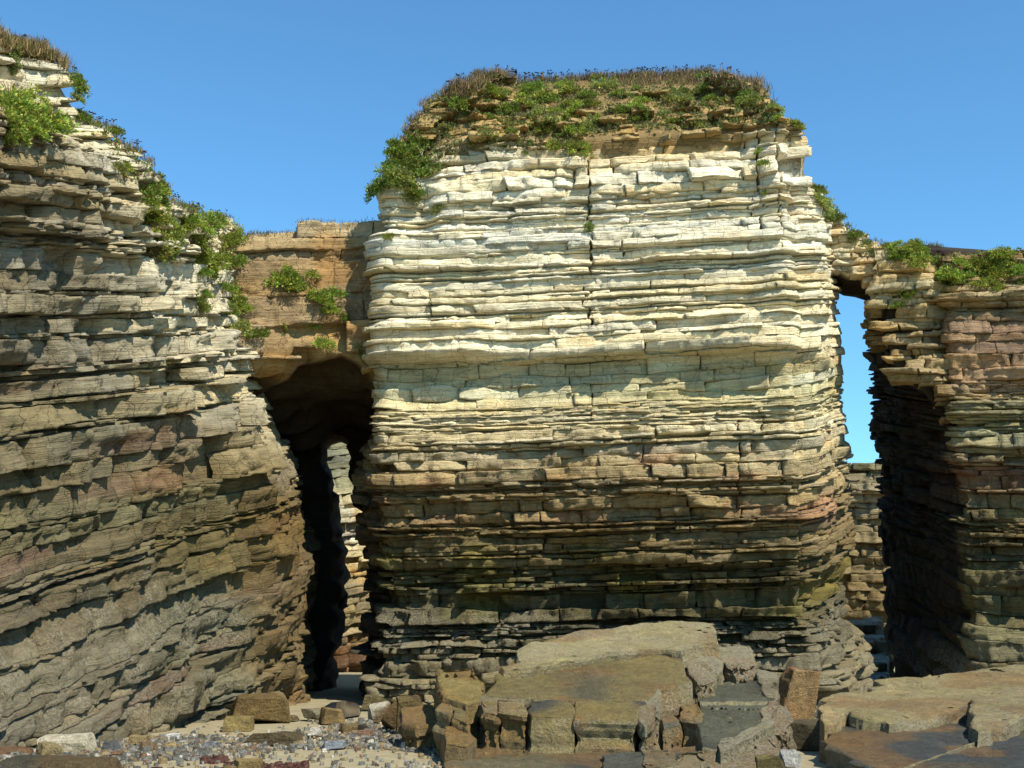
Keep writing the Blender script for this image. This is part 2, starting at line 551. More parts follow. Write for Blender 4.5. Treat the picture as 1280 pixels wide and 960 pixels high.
    d = d + (Sx - 0.5) * E[:, 4] * 0.10 * np.minimum(ln, 1.5) + (T - 0.5) * E[:, 5] * 0.18 * hgt
    d = np.where(FR > 0, d, d - depth)
    dz = 0.03 * fbm(U * 2.5, kk * 3.3 + 0 * U, sd + T * 3, 2) * (1 - np.abs(2 * T - 1))
    Vx, Vy, Vz = X + nx * d, Y + ny * d, z + dz
    V = np.stack([Vx, Vy, Vz], -1)
    C = colfun(face, U, z, B, E[:, 6], E[:, 7], kk)
    # sizes in the picture decide which slabs are parts of their own
    px, py = proj(Vx, Vy, Vz)
    o0 = 0
    items = []
    for (nvts, q, area) in meta:
        sl = slice(o0, o0 + nvts)
        cx, cy = px[sl].mean(), py[sl].mean()
        inv = (px[sl].max() > 0) & (px[sl].min() < 1280) & (py[sl].max() > 0) & (py[sl].min() < 960)
        w = px[sl].max() - px[sl].min(); h = py[sl].max() - py[sl].min()
        items.append((w * h if inv else 0, o0, nvts, q))
        o0 += nvts
    items.sort(key=lambda t: -t[0])
    if n_parts < len(items):
        n_parts = n_parts
    restV, restQ, restC, no = [], [], [], 0
    for i, (sz, a, n, q) in enumerate(items):
        if i < n_parts and sz > 60:
            mesh_obj(name, V[a:a + n], quads=q, col=C[a:a + n], mat=mat or M_ROCK, parent=parent)
        else:
            restV.append(V[a:a + n]); restC.append(C[a:a + n]); restQ.append(q + no); no += n
    if restV:
        o = mesh_obj(rest_name, np.concatenate(restV), quads=np.concatenate(restQ), col=np.concatenate(restC), mat=mat or M_ROCK, parent=parent)
        o['kind'] = 'stuff'
    return

def core(face, inset, backvec, colfun, parent, name='rock_core', dz=0.35, centroid=None, zlow=None, soil=None, vault=0.0, ms=7):
    """the solid rock behind the slabs: front sheet, top, back and underside as one closed ring swept along the wall"""
    us = face.u[::3]
    n = len(us)
    nz = max(int((np.max(np.minimum(face.ztop, 30)) - np.min(face.zbot)) / dz), 6)
    t = np.linspace(0, 1, nz)
    zt = np.interp(us, face.u, face.ztop) - 0.12
    zb = np.interp(us, face.u, face.zbot)
    if zlow is not None: zb = np.minimum(zb, zlow)
    zt = np.maximum(zt, zb + 0.2)
    Z = zb[:, None] + t[None, :] * (zt - zb)[:, None]
    UU = np.repeat(us[:, None], nz, 1)
    X, Y, nx, ny = face.P(UU)
    ins = inset(UU, Z) if callable(inset) else inset
    D = face.off(UU, Z) - ins + 0.22 * fbm(X * 0.9, Y * 0.9, Z * 1.4, 3) * (np.minimum(ins, 0.6) / 0.6 + 0.15)
    FX, FY = X + nx * D, Y + ny * D
    if centroid is None:
        bx, by = FX[:, -1] + backvec[0], FY[:, -1] + backvec[1]
    else:
        bx = FX[:, -1] + 0.85 * (centroid[0] - FX[:, -1]); by = FY[:, -1] + 0.85 * (centroid[1] - FY[:, -1])
    # top and bottom sheets of several strips so that they can be uneven
    strips = []
    for j in range(1, ms + 1):
        f = j / ms
        tx_, ty_ = FX[:, -1] + f * (bx - FX[:, -1]), FY[:, -1] + f * (by - FY[:, -1])
        tz_ = zt + 0.35 * np.sin(f * 2.5) * 0 - 0.5 * f + 0.25 * fbm(tx_ * 0.5, ty_ * 0.5, 3.3, 2)
        strips.append((tx_, ty_, tz_))
    bot = []
    for j in range(ms, 0, -1):
        f = j / ms
        bx2, by2 = FX[:, 0] + f * (bx - FX[:, -1]), FY[:, 0] + f * (by - FY[:, -1])
        bz2 = zb + 0.35 * fbm(bx2 * 0.7, by2 * 0.7, 1.3, 3) - 0.25 * f
        if vault:
            hh = _T[((np.floor(bx2 * 0.9 + 0.4 * f * ms).astype(int) * 73856093) ^ ((j // 2) * 19349663)) & 8191]
            bz2 = bz2 + vault * (hh - 0.7) - vault * 1.4 * f
        bot.append((bx2, by2, bz2))
    cols = [np.stack([FX[:, j], FY[:, j], Z[:, j]], -1) for j in range(nz)] + [np.stack(c, -1) for c in strips + bot]
    V = np.stack(cols, 1)                                   # n x m x 3
    m = V.shape[1]
    idx = np.arange(n * m).reshape(n, m)
    a = idx[:-1, :]; b = idx[1:, :]
    q = np.stack([a, b, np.roll(b, -1, 1), np.roll(a, -1, 1)], -1).reshape(-1, 4)
    Vf = V.reshape(-1, 3)
    uu = np.repeat(us, m)
    r = np.full(len(Vf), 0.5)
    bb = Vf[:, 2] - DIP * (Vf[:, 1] - 45) - SX * Vf[:, 0]
    C = colfun(face, uu, Vf[:, 2], bb, r, r, (r * 0).astype(int))
    if soil is not None:  # soil on the stack top, painted shade under the arches, darker left core
        C = soil(face, uu, Vf, C)
    me = mesh_obj(name, Vf, quads=q, col=C, mat=M_CORE, parent=parent)
    # close both ends
    bm = bmesh.new(); bm.from_mesh(me.data); bm.verts.ensure_lookup_table()
    for row in (idx[0], idx[-1]):
        try: bm.faces.new([bm.verts[i] for i in row])
        except Exception: pass
    bm.to_mesh(me.data); bm.free()
    return me

def rampcol(z, table):
    zs = np.array([t[0] for t in table]); cs = np.array([lin(t[1]) for t in table])
    o = np.argsort(zs)
    return np.stack([np.interp(z, zs[o], cs[o, i]) for i in range(3)], -1)

def rgba(c, a):
    return np.concatenate([c, np.broadcast_to(np.asarray(a, float), (len(c),))[:, None]], 1)

def tint(C, r1, r2, amt=0.16):
    f = 1 + amt * (r1 - 0.5) * 2
    C = C * f[:, None]
    C[:, 0] *= 1 + 0.08 * (r2 - 0.5); C[:, 2] *= 1 - 0.16 * (r2 - 0.5)
    return C

def bedtint(k, amt, sd_):
    h = _T[(np.asarray(k, int) * 7919 + sd_ * 131) & 8191]
    h2 = _T[(np.asarray(k, int) * 104729 + sd_ * 577) & 8191]
    f = 1 + amt * (h * 2 - 1)
    return np.stack([f, f * (1 - 0.05 * (h2 - 0.5)), f * (1 - 0.22 * (h2 - 0.5))], -1)

# ================================================================== SETTING: sand
def make_ground():
    xs = np.concatenate([[-3000, -600, -150], np.linspace(-60, 60, 180), [150, 600, 3000]])
    ys = np.concatenate([[-3000, -400, -60, -10], np.linspace(2, 110, 220), [200, 800, 4000]])
    XX, YY = np.meshgrid(xs, ys)
    Z = 0.06 * fbm(XX * 0.25, YY * 0.25, 0.5, 2) + 0.02 * vnoise(XX * 1.7, YY * 1.7, 0.2)
    Z = Z * (np.abs(XX) < 70) * (YY < 120) - 0.03
    n = len(xs); m = len(ys)
    idx = np.arange(n * m).reshape(m, n)
    q = np.stack([idx[:-1, :-1], idx[:-1, 1:], idx[1:, 1:], idx[1:, :-1]], -1).reshape(-1, 4)
    o = mesh_obj('sand', np.stack([XX, YY, Z], -1).reshape(-1, 3), quads=q, mat=M_SAND, smooth=True)
    tag(o, 'pale damp sand of the beach between the rocks', None, None, 'structure')
make_ground()

# ================================================================== SETTING: the cliffs
def gen_layers(specs, seed):
    rng = np.random.default_rng(seed)
    out = []
    for sp in specs:
        b = sp['lo']
        while b < sp['hi'] - 0.02:
            t = rng.uniform(*sp['th']) if rng.random() > sp.get('thick_p', 0) else rng.uniform(*sp['th2'])
            if sp['hi'] - (b + t) < sp['th'][0] * 0.6:
                t = sp['hi'] - b
            k = {q: sp[q] for q in ('L', 'r', 'miss', 'jit', 'rough', 'wav', 'jo') if q in sp}
            k['L'] = sp['L'] * (0.6 + 0.8 * rng.random()) * (0.75 if t < 0.25 else 1.1)
            thick = t > 0.5 * (sp['th'][0] + sp['th'][1])
            out.append(dict(b0=b, b1=b + t, p=rng.normal() * sp['pa'] + (sp['pa'] * 0.6 if thick else -sp['pa'] * 0.5), **k))
            b += t
            if rng.random() < sp.get('seam', 0.0) and b < sp['hi'] - 0.3:
                q = rng.uniform(0.05, 0.11)
                out.append(dict(b0=b, b1=b + q, p=-rng.uniform(0.25, 0.5), **k))
                b += q
    return out

def ztable(tab, Y):
    return [(zat(py, Y), v) for py, v in tab]

def interp_tab(tab):
    a = sorted(tab)
    zs = np.array([t[0] for t in a]); vs = np.array([t[1] for t in a])
    return lambda z: np.interp(z, zs, vs)

# ------------------------------------------------------------------ the stack
ST_Y = 46.0
stack = empty('sea_stack', (4, 50, 0))
tag(stack, 'massive free-standing rock stack of horizontal pale beds, dark at its foot, green on top', 'sea stack', None, 'structure')
st_prof = interp_tab(ztable([(60, 0), (185, 0), (240, 0.05), (300, 0.10), (350, 0.15), (392, 0.20), (400, 0.36), (440, 0.42), (446, 0.2), (452, -0.16),
                             (470, -0.27), (495, -0.25), (502, -0.10), (525, 0.0), (532, 0.12), (600, 0.16), (660, 0.02), (700, -0.10), (720, -0.45),
                             (770, -0.62), (790, -0.35), (810, 0.0), (870, 0.35)], ST_Y))
st_sil = (np.array([380, 455, 462, 470, 480, 495, 512, 540, 590, 640, 660, 700, 760, 830, 880, 930, 960, 985, 1000, 1014, 1018, 1022, 1040, 1052, 1075, 1100, 1140]),
          np.array([230, 205, 196, 190, 180, 158, 138, 112, 96, 82, 76, 78, 80, 82, 88, 96, 108, 138, 156, 180, 226, 236, 262, 284, 300, 330, 345]))
Z_RIM = zat(176, ST_Y)
def st_off(u, z):
    u = np.asarray(u, float); z = np.asarray(z, float)
    rim = Z_RIM - 0.5 * sstep(16.5, 12.5, u) + 0.35 * vnoise(u * 0.4, 2.2, 7.0)
    fw = 0.30 + 0.70 * sstep(10.8, 13.0, u) * sstep(29.5, 26.5, u)
    d = st_prof(z) * np.where(z < zat(700, ST_Y), 1.0, fw) - 0.80 * np.clip(z - rim, 0, 9) - 0.05 * np.clip(z - rim, 0, 9) ** 2 * 0.5
    # the upper left corner is weathered back, the lower right foot flares out
    d = d - 0.55 * sstep(14.4, 13.4, u) * sstep(zat(290, ST_Y), zat(270, ST_Y), z) * sstep(9, 10.5, u)
    d = d + 0.9 * sstep(26.5, 30, u) * sstep(5.5, 0, z)
    d = d + 0.050 * np.clip(z - 4, 0, 18) * sstep(13.5, 11.0, u) + 0.03 * np.clip(z - 4, 0, 18) * sstep(26.5, 28, u) * sstep(33, 31, u)
    d = d + 0.42 * sstep(-0.3, 0.7, vnoise(u * 0.45, 3.3, 9.0)) * fw * sstep(zat(448, ST_Y), zat(440, ST_Y), z) * sstep(zat(392, ST_Y), zat(402, ST_Y), z)
    # narrow re-entrant behind the right-hand corner
    d = d - 0.5 * np.exp(-((u - 28.6) / 0.45) ** 2) * sstep(2, 5, z)
    # hollow near the foot
    d = d - 0.5 * np.exp(-((u - 19.5) / 1.3) ** 2 - ((z - 5.2) / 0.8) ** 2) - 0.45 * np.exp(-((u - 22.8) / 1.0) ** 2 - ((z - 3.6) / 0.6) ** 2)
    return d + 0.22 * vnoise(u * 0.35, z * 0.25, 5.5) + 0.12 * vnoise(u * 0.9, z * 0.5, 8.5)
stF = Face([(-4.4, 59), (-5.15, 47.0), (11.2, 45.4), (14.5, 51.5), (14.3, 60), (5, 61), (-4.4, 59.2)], st_off, st_sil, seed=11, smooth_n=0.9)
B46 = lambda py: zat(py, ST_Y) - 0.45
st_layers = gen_layers([
    dict(lo=-1.0, hi=B46(792), th=(0.14, 0.32), thick_p=0.35, th2=(0.36, 0.6), L=1.3, pa=0.15, r=0.10, miss=0.05, jit=0.13, rough=1.7, wav=0.9, jo=1.4, seam=0.22),
    dict(lo=B46(792), hi=B46(705), th=(0.07, 0.20), thick_p=0.36, th2=(0.28, 0.6), L=1.8, pa=0.19, r=0.04, miss=0.06, jit=0.15, rough=1.7, wav=0.7, jo=0.9, seam=0.25),
    dict(lo=B46(705), hi=B46(600), th=(0.05, 0.13), thick_p=0.34, th2=(0.20, 0.42), L=2.6, pa=0.15, r=0.03, miss=0.03, jit=0.09, rough=1.15, wav=0.4, jo=0.7, seam=0.2),
    dict(lo=B46(600), hi=B46(532), th=(0.06, 0.15), thick_p=0.45, th2=(0.26, 0.50), L=3.6, pa=0.17, r=0.05, miss=0.01, jit=0.05, rough=0.85, wav=0.28, jo=0.5, seam=0.22),
    dict(lo=B46(532), hi=B46(502), th=(0.05, 0.10), L=6, pa=0.06, r=0.03, jit=0.02, rough=0.5, wav=0.4),
    dict(lo=B46(502), hi=B46(449), th=(0.35, 1.0), L=2.0, pa=0.01, r=0.008, jit=0.010, rough=0.36, wav=0.5, jo=0.15),
    dict(lo=B46(449), hi=B46(398), th=(0.08, 0.18), thick_p=0.45, th2=(0.26, 0.42), L=4.5, pa=0.11, r=0.06, jit=0.035, rough=0.6, wav=0.3, jo=0.5, seam=0.12),
    dict(lo=B46(398), hi=B46(255), th=(0.055, 0.13), thick_p=0.36, th2=(0.19, 0.34), L=5.0, pa=0.17, r=0.06, miss=0.006, jit=0.03, rough=0.5, wav=0.26, jo=0.35, seam=0.16),
    dict(lo=B46(255), hi=B46(180), th=(0.09, 0.19), thick_p=0.45, th2=(0.28, 0.52), L=2.8, pa=0.15, r=0.09, miss=0.01, jit=0.05, rough=0.75, wav=0.35, jo=0.7, seam=0.14),
    dict(lo=B46(180), hi=B46(60), th=(0.12, 0.26), thick_p=0.2, th2=(0.3, 0.45), L=0.9, pa=0.12, r=0.05, miss=0.40, jit=0.16, rough=1.3, wav=0.7),
], 5)
# a thick pale bed juts over the smooth greenish band
ST_RAMP = ztable([(60, (150, 128, 82)), (165, (178, 150, 98)), (182, (205, 188, 146)), (200, (226, 214, 182)), (300, (233, 222, 187)), (380, (227, 213, 174)),
                  (440, (220, 206, 168)), (452, (190, 181, 142)), (490, (194, 185, 142)), (506, (202, 187, 144)), (526, (208, 193, 152)), (545, (192, 177, 138)),
                  (590, (172, 153, 114)), (625, (140, 121, 86)), (680, (124, 106, 70)), (710, (112, 98, 63)), (745, (96, 88, 58)), (775, (78, 72, 50)),
                  (800, (98, 90, 66)), (830, (128, 117, 86)), (880, (136, 124, 90))], ST_Y)
def st_col(face, u, z, b, r1, r2, k):
    zz = z - 0.5 * vnoise(u * 0.25, z * 0.2, 1.1) - (DIP * (np.interp(u, face.u, face.Y) - 46)) * 0.8
    C = rampcol(zz, ST_RAMP)
    # purple-red beds in the brown zone, yellow algae above the foot
    m = sstep(0.25, 0.5, vnoise(u * 0.35, b * 1.5, 4.4)) * sstep(zat(680, 46), zat(640, 46), zz) * sstep(zat(545, 46), zat(580, 46), zz)
    C = C * (1 - 0.5 * m[:, None]) + 0.5 * m[:, None] * lin((146, 104, 82))
    m = sstep(0.1, 0.45, vnoise(u * 0.5, z * 0.9, 6.6)) * sstep(zat(810, 46), zat(770, 46), zz) * sstep(zat(660, 46), zat(700, 46), zz)
    C = C * (1 - 0.5 * m[:, None]) + 0.5 * m[:, None] * lin((124, 112, 50))
    # rusty lines between the pale beds
    m = sstep(0.25, 0.5, vnoise(u * 0.2, b * 3.1, 9.4)) * sstep(zat(540, 46), zat(500, 46), zz)
    C = C * (1 - m[:, None] * np.array([0.05, 0.12, 0.24]))
    barn = 0.12 + 0.88 * sstep(zat(765, 46), zat(800, 46), zz + 0.6 * vnoise(u * 0.4, 0.3, 2.0))
    barn = np.where(zz > zat(740, 46), 0.0, barn)
    return rgba(tint(C, r1, r2, 0.08) * bedtint(k, 0.16, 3), barn)
px735 = stF.upx(737, 15); px612 = stF.upx(612, 15); px690 = stF.upx(690, 15); px865 = stF.upx(868, 18)
st_joints = [(px735, B46(405), B46(185), 0.10), (px612, B46(400), B46(290), 0.05), (stF.upx(508, 15), B46(450), B46(300), 0.22),
             (stF.upx(862, 18), B46(235), B46(170), 0.09), (stF.upx(952, 18), B46(300), B46(160), 0.08), (stF.upx(965, 10), B46(690), B46(610), 0.03),
             (stF.upx(678, 8), B46(690), B46(610), 0.05), (stF.upx(540, 5), B46(870), B46(740), 0.06), (stF.upx(925, 8), B46(650), B46(530), 0.05),
             (stF.upx(752, 9), B46(610), B46(530), 0.06), (stF.upx(985, 14), B46(330), B46(170), 0.05)]
_r = np.random.default_rng(5)
for _i in range(30):
    _u = _r.uniform(11.5, 34); _b = _r.uniform(0, 21) if _i < 20 else _r.uniform(0, 9)
    st_joints.append((_u, _b, _b + _r.uniform(0.6, 1.8), _r.uniform(0.015, 0.04)))
def st_inset(u, z):
    rim = Z_RIM - 0.6
    return 0.62 - 0.50 * sstep(rim, rim + 0.9, z)
stF.ucalm = lambda u: 1 - 0.5 * sstep(28.5, 30.5, u)
build_blocks(stF, st_layers, st_col, stack, 'rock_slab', 300, 0.085, mat=M_ROCK, joints=st_joints,
             keep=lambda u, z: 7.5 < u < 40.5)
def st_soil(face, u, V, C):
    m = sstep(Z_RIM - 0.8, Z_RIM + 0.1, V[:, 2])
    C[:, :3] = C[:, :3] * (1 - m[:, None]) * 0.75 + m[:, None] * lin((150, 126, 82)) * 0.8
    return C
stF.ztop = np.where((stF.u > 38.5) | (stF.u < 5), np.minimum(stF.ztop, 24.5), np.minimum(stF.ztop, 27.6))
_k = np.hanning(15); _k /= _k.sum()
stF.ztop = np.where((stF.u > 10.9) & (stF.u < 13.2), np.minimum(stF.ztop, Z_RIM + 2.0), stF.ztop)
stF.ztop = np.convolve(np.pad(stF.ztop, 7, 'edge'), _k, 'valid')
core(stF, st_inset, None, st_col, stack, centroid=(4.6, 54.0), soil=st_soil)

# ------------------------------------------------------------------ the left cliff
lcl = empty('cliff', (-16, 38, 0))
tag(lcl, 'high cliff at the left edge of the photo whose tilted brown beds lead towards the dark cave', 'cliff', None, 'structure')
lc_sil = (np.array([-300, -100, 0, 35, 62, 80, 100, 130, 165, 180, 210, 232, 262, 300, 332, 420, 480]),
          np.array([10, 15, 36, 50, 70, 82, 112, 148, 176, 196, 236, 262, 272, 280, 287, 330, 360]))
def lc_off(u, z):
    u = np.asarray(u, float); z = np.asarray(z, float)
    zl = 16.6 + 0.06 * (u - 9)                       # the grassy ledge high on the left
    w = sstep(15.5, 10.5, u)
    d = -0.08 * (z - 3) - 3.2 * sstep(zl, zl + 1.6, z) * w - 0.30 * np.clip(z - zl, 0, 9) * (1 - w)
    d = d - 0.25 * np.clip(z - zl - 4.6, 0, 5) * w
    # the far end leans out downwards into the cave
    d = d + sstep(17.5, 22.5, u) * np.interp(z, [0, 2.5, 5.5, 12.8, 16], [0.3, 1.0, 1.75, 0, -0.7]) * (1 - 0.5 * sstep(24, 32, u))
    d = d - 0.5 * sstep(14, 17, u) * sstep(9, 13, z)
    # steep gullies that break up the right flank
    for g0, g1, gw, ga, za, zb_ in ((12.6, 0.10, 0.22, 0.75, 6.5, 16.5), (14.0, 0.22, 0.18, 0.6, 5.5, 14), (15.6, 0.30, 0.25, 0.7, 4.5, 13), (17.0, 0.25, 0.16, 0.5, 6, 12.5), (10.6, -0.05, 0.16, 0.5, 8.5, 14.5), (18.6, 0.30, 0.2, 0.5, 3, 10)):
        gl_ = g0 + g1 * (11 - z) + 0.25 * vnoise(z * 0.9, g0, 1.7)
        d = d - ga * np.exp(-((u - gl_) / gw) ** 2) * sstep(za - 1, za + 1, z) * sstep(zb_ + 1, zb_ - 1, z) * (0.5 + 0.5 * vnoise(z * 0.8, g0 * 3, 2.2))
    # overhanging blocks and hollows
    d = d + 0.35 * sstep(13.0, 13.3, z) * sstep(16.4, 15.8, z) * w
    d = d - 0.75 * np.exp(-((u - 11.3) / 1.2) ** 2 - ((z - 11.4) / 0.9) ** 2)
    d = d - 0.5 * np.exp(-((u - 9.0) / 1.2) ** 2 - ((z - 9.3) / 0.6) ** 2)
    d = d + 0.5 * sstep(4.0, 0.5, z) * sstep(19, 15, u)
    return d + 0.40 * vnoise(u * 0.30, z * 0.22, 15.5) + 0.22 * vnoise(u * 0.8, z * 0.5, 18.5)
def plan(px, Y):
    p = at(px, 780, Y)
    return (p[0], p[1])
lcF = Face([plan(-330, 22), plan(-160, 26.0), plan(0, 30.0), plan(120, 33.6), plan(220, 37.2), plan(292, 41.2), plan(328, 45.5), plan(346, 49.5), plan(362, 55), plan(372, 61), plan(372, 66)],
           lc_off, lc_sil, seed=23, smooth_n=1.4)
lc_layers = gen_layers([
    dict(lo=-1.5, hi=4.5, th=(0.07, 0.18), thick_p=0.42, th2=(0.35, 0.75), L=2.2, pa=0.11, r=0.03, miss=0.02, jit=0.07, rough=1.2, wav=0.35, jo=0.7, seam=0.18),
    dict(lo=4.5, hi=9.5, th=(0.06, 0.16), thick_p=0.5, th2=(0.4, 0.9), L=2.4, pa=0.09, r=0.025, miss=0.012, jit=0.06, rough=0.95, wav=0.2, jo=0.6, seam=0.22),
    dict(lo=9.5, hi=14.5, th=(0.06, 0.16), thick_p=0.5, th2=(0.4, 0.9), L=1.7, pa=0.12, r=0.025, miss=0.03, jit=0.12, rough=1.1, wav=0.2, jo=0.7, seam=0.22),
    dict(lo=14.5, hi=18.2, th=(0.06, 0.15), thick_p=0.42, th2=(0.34, 0.7), L=1.8, pa=0.13, r=0.03, miss=0.025, jit=0.10, rough=1.1, wav=0.25, jo=0.7, seam=0.18),
    dict(lo=18.2, hi=28, th=(0.08, 0.20), thick_p=0.3, th2=(0.28, 0.5), L=0.8, pa=0.09, r=0.04, miss=0.04, jit=0.09, rough=0.9, wav=0.4, jo=1.2, seam=0.12),
], 9)
lcF.chaos = lambda u, z: 1 + 2.0 * float(sstep(12, 14.5, u) * sstep(5, 9, z))
def lc_col(face, u, z, b, r1, r2, k):
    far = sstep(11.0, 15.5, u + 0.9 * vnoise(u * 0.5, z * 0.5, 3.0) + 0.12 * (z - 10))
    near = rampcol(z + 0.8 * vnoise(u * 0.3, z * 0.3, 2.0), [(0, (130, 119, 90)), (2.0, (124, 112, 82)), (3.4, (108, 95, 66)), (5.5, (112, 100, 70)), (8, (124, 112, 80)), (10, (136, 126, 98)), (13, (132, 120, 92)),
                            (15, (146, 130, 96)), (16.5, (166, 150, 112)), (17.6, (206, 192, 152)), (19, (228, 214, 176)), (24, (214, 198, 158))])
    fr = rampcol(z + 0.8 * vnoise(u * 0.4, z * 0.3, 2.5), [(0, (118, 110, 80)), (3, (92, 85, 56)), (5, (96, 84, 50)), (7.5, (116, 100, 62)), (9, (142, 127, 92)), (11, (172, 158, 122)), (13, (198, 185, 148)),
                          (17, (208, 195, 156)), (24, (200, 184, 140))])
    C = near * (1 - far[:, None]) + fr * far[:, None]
    m = sstep(0.22, 0.45, vnoise(u * 0.13, b * 1.5, 4.4)) * sstep(11, 8, z)
    C = C * (1 - 0.55 * m[:, None]) + 0.55 * m[:, None] * lin((116, 86, 68))
    m = sstep(0.15, 0.45, vnoise(u * 0.12, b * 1.1, 7.7)) * sstep(10, 7, z)
    C = C * (1 - 0.5 * m[:, None]) + 0.5 * m[:, None] * lin((98, 96, 68))
    m = sstep(18.5, 21.5, u) * sstep(9.5, 7, z)
    C = C * (1 - 0.7 * m[:, None]) + 0.7 * m[:, None] * lin((104, 80, 40))
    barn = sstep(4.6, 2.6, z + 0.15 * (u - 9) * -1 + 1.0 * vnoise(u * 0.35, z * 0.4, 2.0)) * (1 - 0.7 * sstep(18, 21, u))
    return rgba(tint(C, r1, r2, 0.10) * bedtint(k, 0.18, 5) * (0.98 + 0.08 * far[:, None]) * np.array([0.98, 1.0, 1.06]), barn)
lc_joints = []
for _i in range(26):
    _u = _r.uniform(5, 22); _b = _r.uniform(0, 20)
    lc_joints.append((_u, _b, _b + _r.uniform(0.8, 2.6), _r.uniform(0.02, 0.06)))
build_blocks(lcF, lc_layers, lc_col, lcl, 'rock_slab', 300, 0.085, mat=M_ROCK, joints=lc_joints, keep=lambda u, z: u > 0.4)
def lc_core_tone(face, u, V, C):
    C[:, :3] *= 0.75  # core evenly darker than the slabs
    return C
core(lcF, 0.6, (-16, 6), lc_col, lcl, soil=lc_core_tone)

# ------------------------------------------------------------------ the left natural arch
def simple_cols(tab, amt=0.15, barnz=None):
    def f(face, u, z, b, r1, r2, k):
        C = rampcol(z + 0.4 * vnoise(u * 0.5, z * 0.5, 2.0), tab)
        m = sstep(0.15, 0.45, vnoise(u * 0.45, z * 0.8, 7.7))
        C = C * (1 - m[:, None] * np.array([0.05, 0.18, 0.34]))
        m = sstep(0.1, 0.4, vnoise(u * 0.6, z * 0.7, 27.7))
        C = C * (1 - m[:, None] * np.array([0.30, 0.28, 0.22]))
        bn = 0.0 if barnz is None else sstep(barnz + 1, barnz - 1, z)
        return rgba(tint(C, r1, r2, amt * 0.6) * (1 if k is None else bedtint(k, amt, 7)), bn)
    return f
LA_Y = 47.6
larch = empty('rock_arch', (-8.5, 50, 14))
tag(larch, 'low brown natural arch bridging the left cliff and the stack above the dark cave', 'natural arch', None, 'structure')
la_sil = (np.array([200, 290, 330, 400, 470, 520]), np.array([300, 291, 286, 281, 277, 280]))
la_low = (np.array([200, 300, 318, 345, 372, 420, 452, 476, 520]), np.array([450, 446, 452, 446, 430, 436, 452, 462, 462]))
laF = Face([plan(262, 46.6), plan(330, 47.2), plan(420, 47.9), plan(505, 48.0)], lambda u, z: 0.25 * vnoise(u * 0.4, z * 0.5, 3.3) - 0.10 * (z - 14),
           la_sil, low=la_low, seed=31, smooth_n=0.6)
la_layers = gen_layers([
    dict(lo=8, hi=13.6, th=(0.16, 0.36), L=1.7, pa=0.22, r=0.05, miss=0.05, jit=0.2, rough=1.3, wav=0.6, jo=0.8),
    dict(lo=13.6, hi=17.6, th=(0.9, 1.6), L=4.5, pa=0.04, r=0.04, jit=0.03, rough=0.8, wav=0.4, jo=0.2),
    dict(lo=17.6, hi=22, th=(0.35, 0.7), L=2.4, pa=0.08, r=0.06, jit=0.05, rough=0.9, wav=0.5, jo=0.4)], 3)
la_col = simple_cols([(12, (188, 162, 114)), (14, (172, 146, 102)), (16, (160, 132, 90)), (18, (154, 130, 92)), (20, (184, 164, 124))], 0.12)
build_blocks(laF, la_layers, la_col, larch, 'rock_slab', 120, 0.085, mat=M_ROCK)
def under_shade(face, u, V, C):
    # cave shade painted into the colour of the vault
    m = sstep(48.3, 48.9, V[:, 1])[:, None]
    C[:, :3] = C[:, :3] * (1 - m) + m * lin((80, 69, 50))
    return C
core(laF, 0.5, (0.5, 9.0), la_col, larch, zlow=None, soil=under_shade, vault=1.1, ms=22)

# the back wall of the cave with its narrow slit of daylight, the shade painted into its colour
SHADE_COL = simple_cols([(0, (46, 42, 34)), (16, (56, 48, 36))], 0.2)
def pillar(name, ztab, Y0, Y1, parent, colfun, zs, seed, rough=0.42):
    """a rough rock mass given by its left and right edge (metres) at each height"""
    rng = np.random.default_rng(seed)
    na = 36
    rows = []
    for z in zs:
        xa, xb = ztab(z)
        per = []
        n1 = 12
        for i in range(n1): per.append((xa + (xb - xa) * i / n1, Y0))
        for i in range(6): per.append((xb, Y0 + (Y1 - Y0) * i / 6))
        for i in range(n1): per.append((xb - (xb - xa) * i / n1, Y1))
        for i in range(6): per.append((xa, Y1 - (Y1 - Y0) * i / 6))
        per = np.array(per)
        rows.append(np.concatenate([per, np.full((len(per), 1), z)], 1))
    V = np.array(rows); m = V.shape[1]; n = V.shape[0]
    X, Y, Z = V[..., 0], V[..., 1], V[..., 2]
    step = vnoise(np.floor(Z / 0.45) * 7.7 + seed, X * 0.6, Y * 0.6)
    dx = rough * (fbm(X * 1.2 + seed, Y * 1.2, Z * 1.5, 3) + 0.6 * step)
    dy = rough * (fbm(X * 1.2, Y * 1.2 + seed, Z * 1.5, 3) + 0.6 * vnoise(np.floor(Z / 0.45) * 3.3, X * 0.6, Y * 0.6))
    V = np.stack([X + dx, Y + dy, Z], -1)
    idx = np.arange(n * m).reshape(n, m)
    a, b = idx[:-1], idx[1:]
    q = np.stack([a, np.roll(a, -1, 1), np.roll(b, -1, 1), b], -1).reshape(-1, 4)
    Vf = V.reshape(-1, 3)
    r = np.full(len(Vf), 0.5)
    C = colfun(None, Vf[:, 0], Vf[:, 2], Vf[:, 2], r, r, None)
    o = mesh_obj(name, Vf, quads=q, col=C, mat=M_CORE, parent=parent)
    bm = bmesh.new(); bm.from_mesh(o.data); bm.verts.ensure_lookup_table()
    for row in (idx[0][::-1], idx[-1]):
        try: bm.faces.new([bm.verts[i] for i in row])
        except Exception: pass
    bm.to_mesh(o.data); bm.free()
    return o
CY = 57.5
def px_x(px, z, Y):
    # x of the point at height z and distance Y seen in column px
    w = Y * CP + (z - CAM_H) * SP
    return (px - 640) / F_PX * w
def edge_tab(tab, Y):
    t = sorted((zat(py, Y), px) for py, px in tab)
    zs = [a for a, _ in t]; ps = [b for _, b in t]
    return lambda z: px_x(np.interp(z, zs, ps), z, Y)
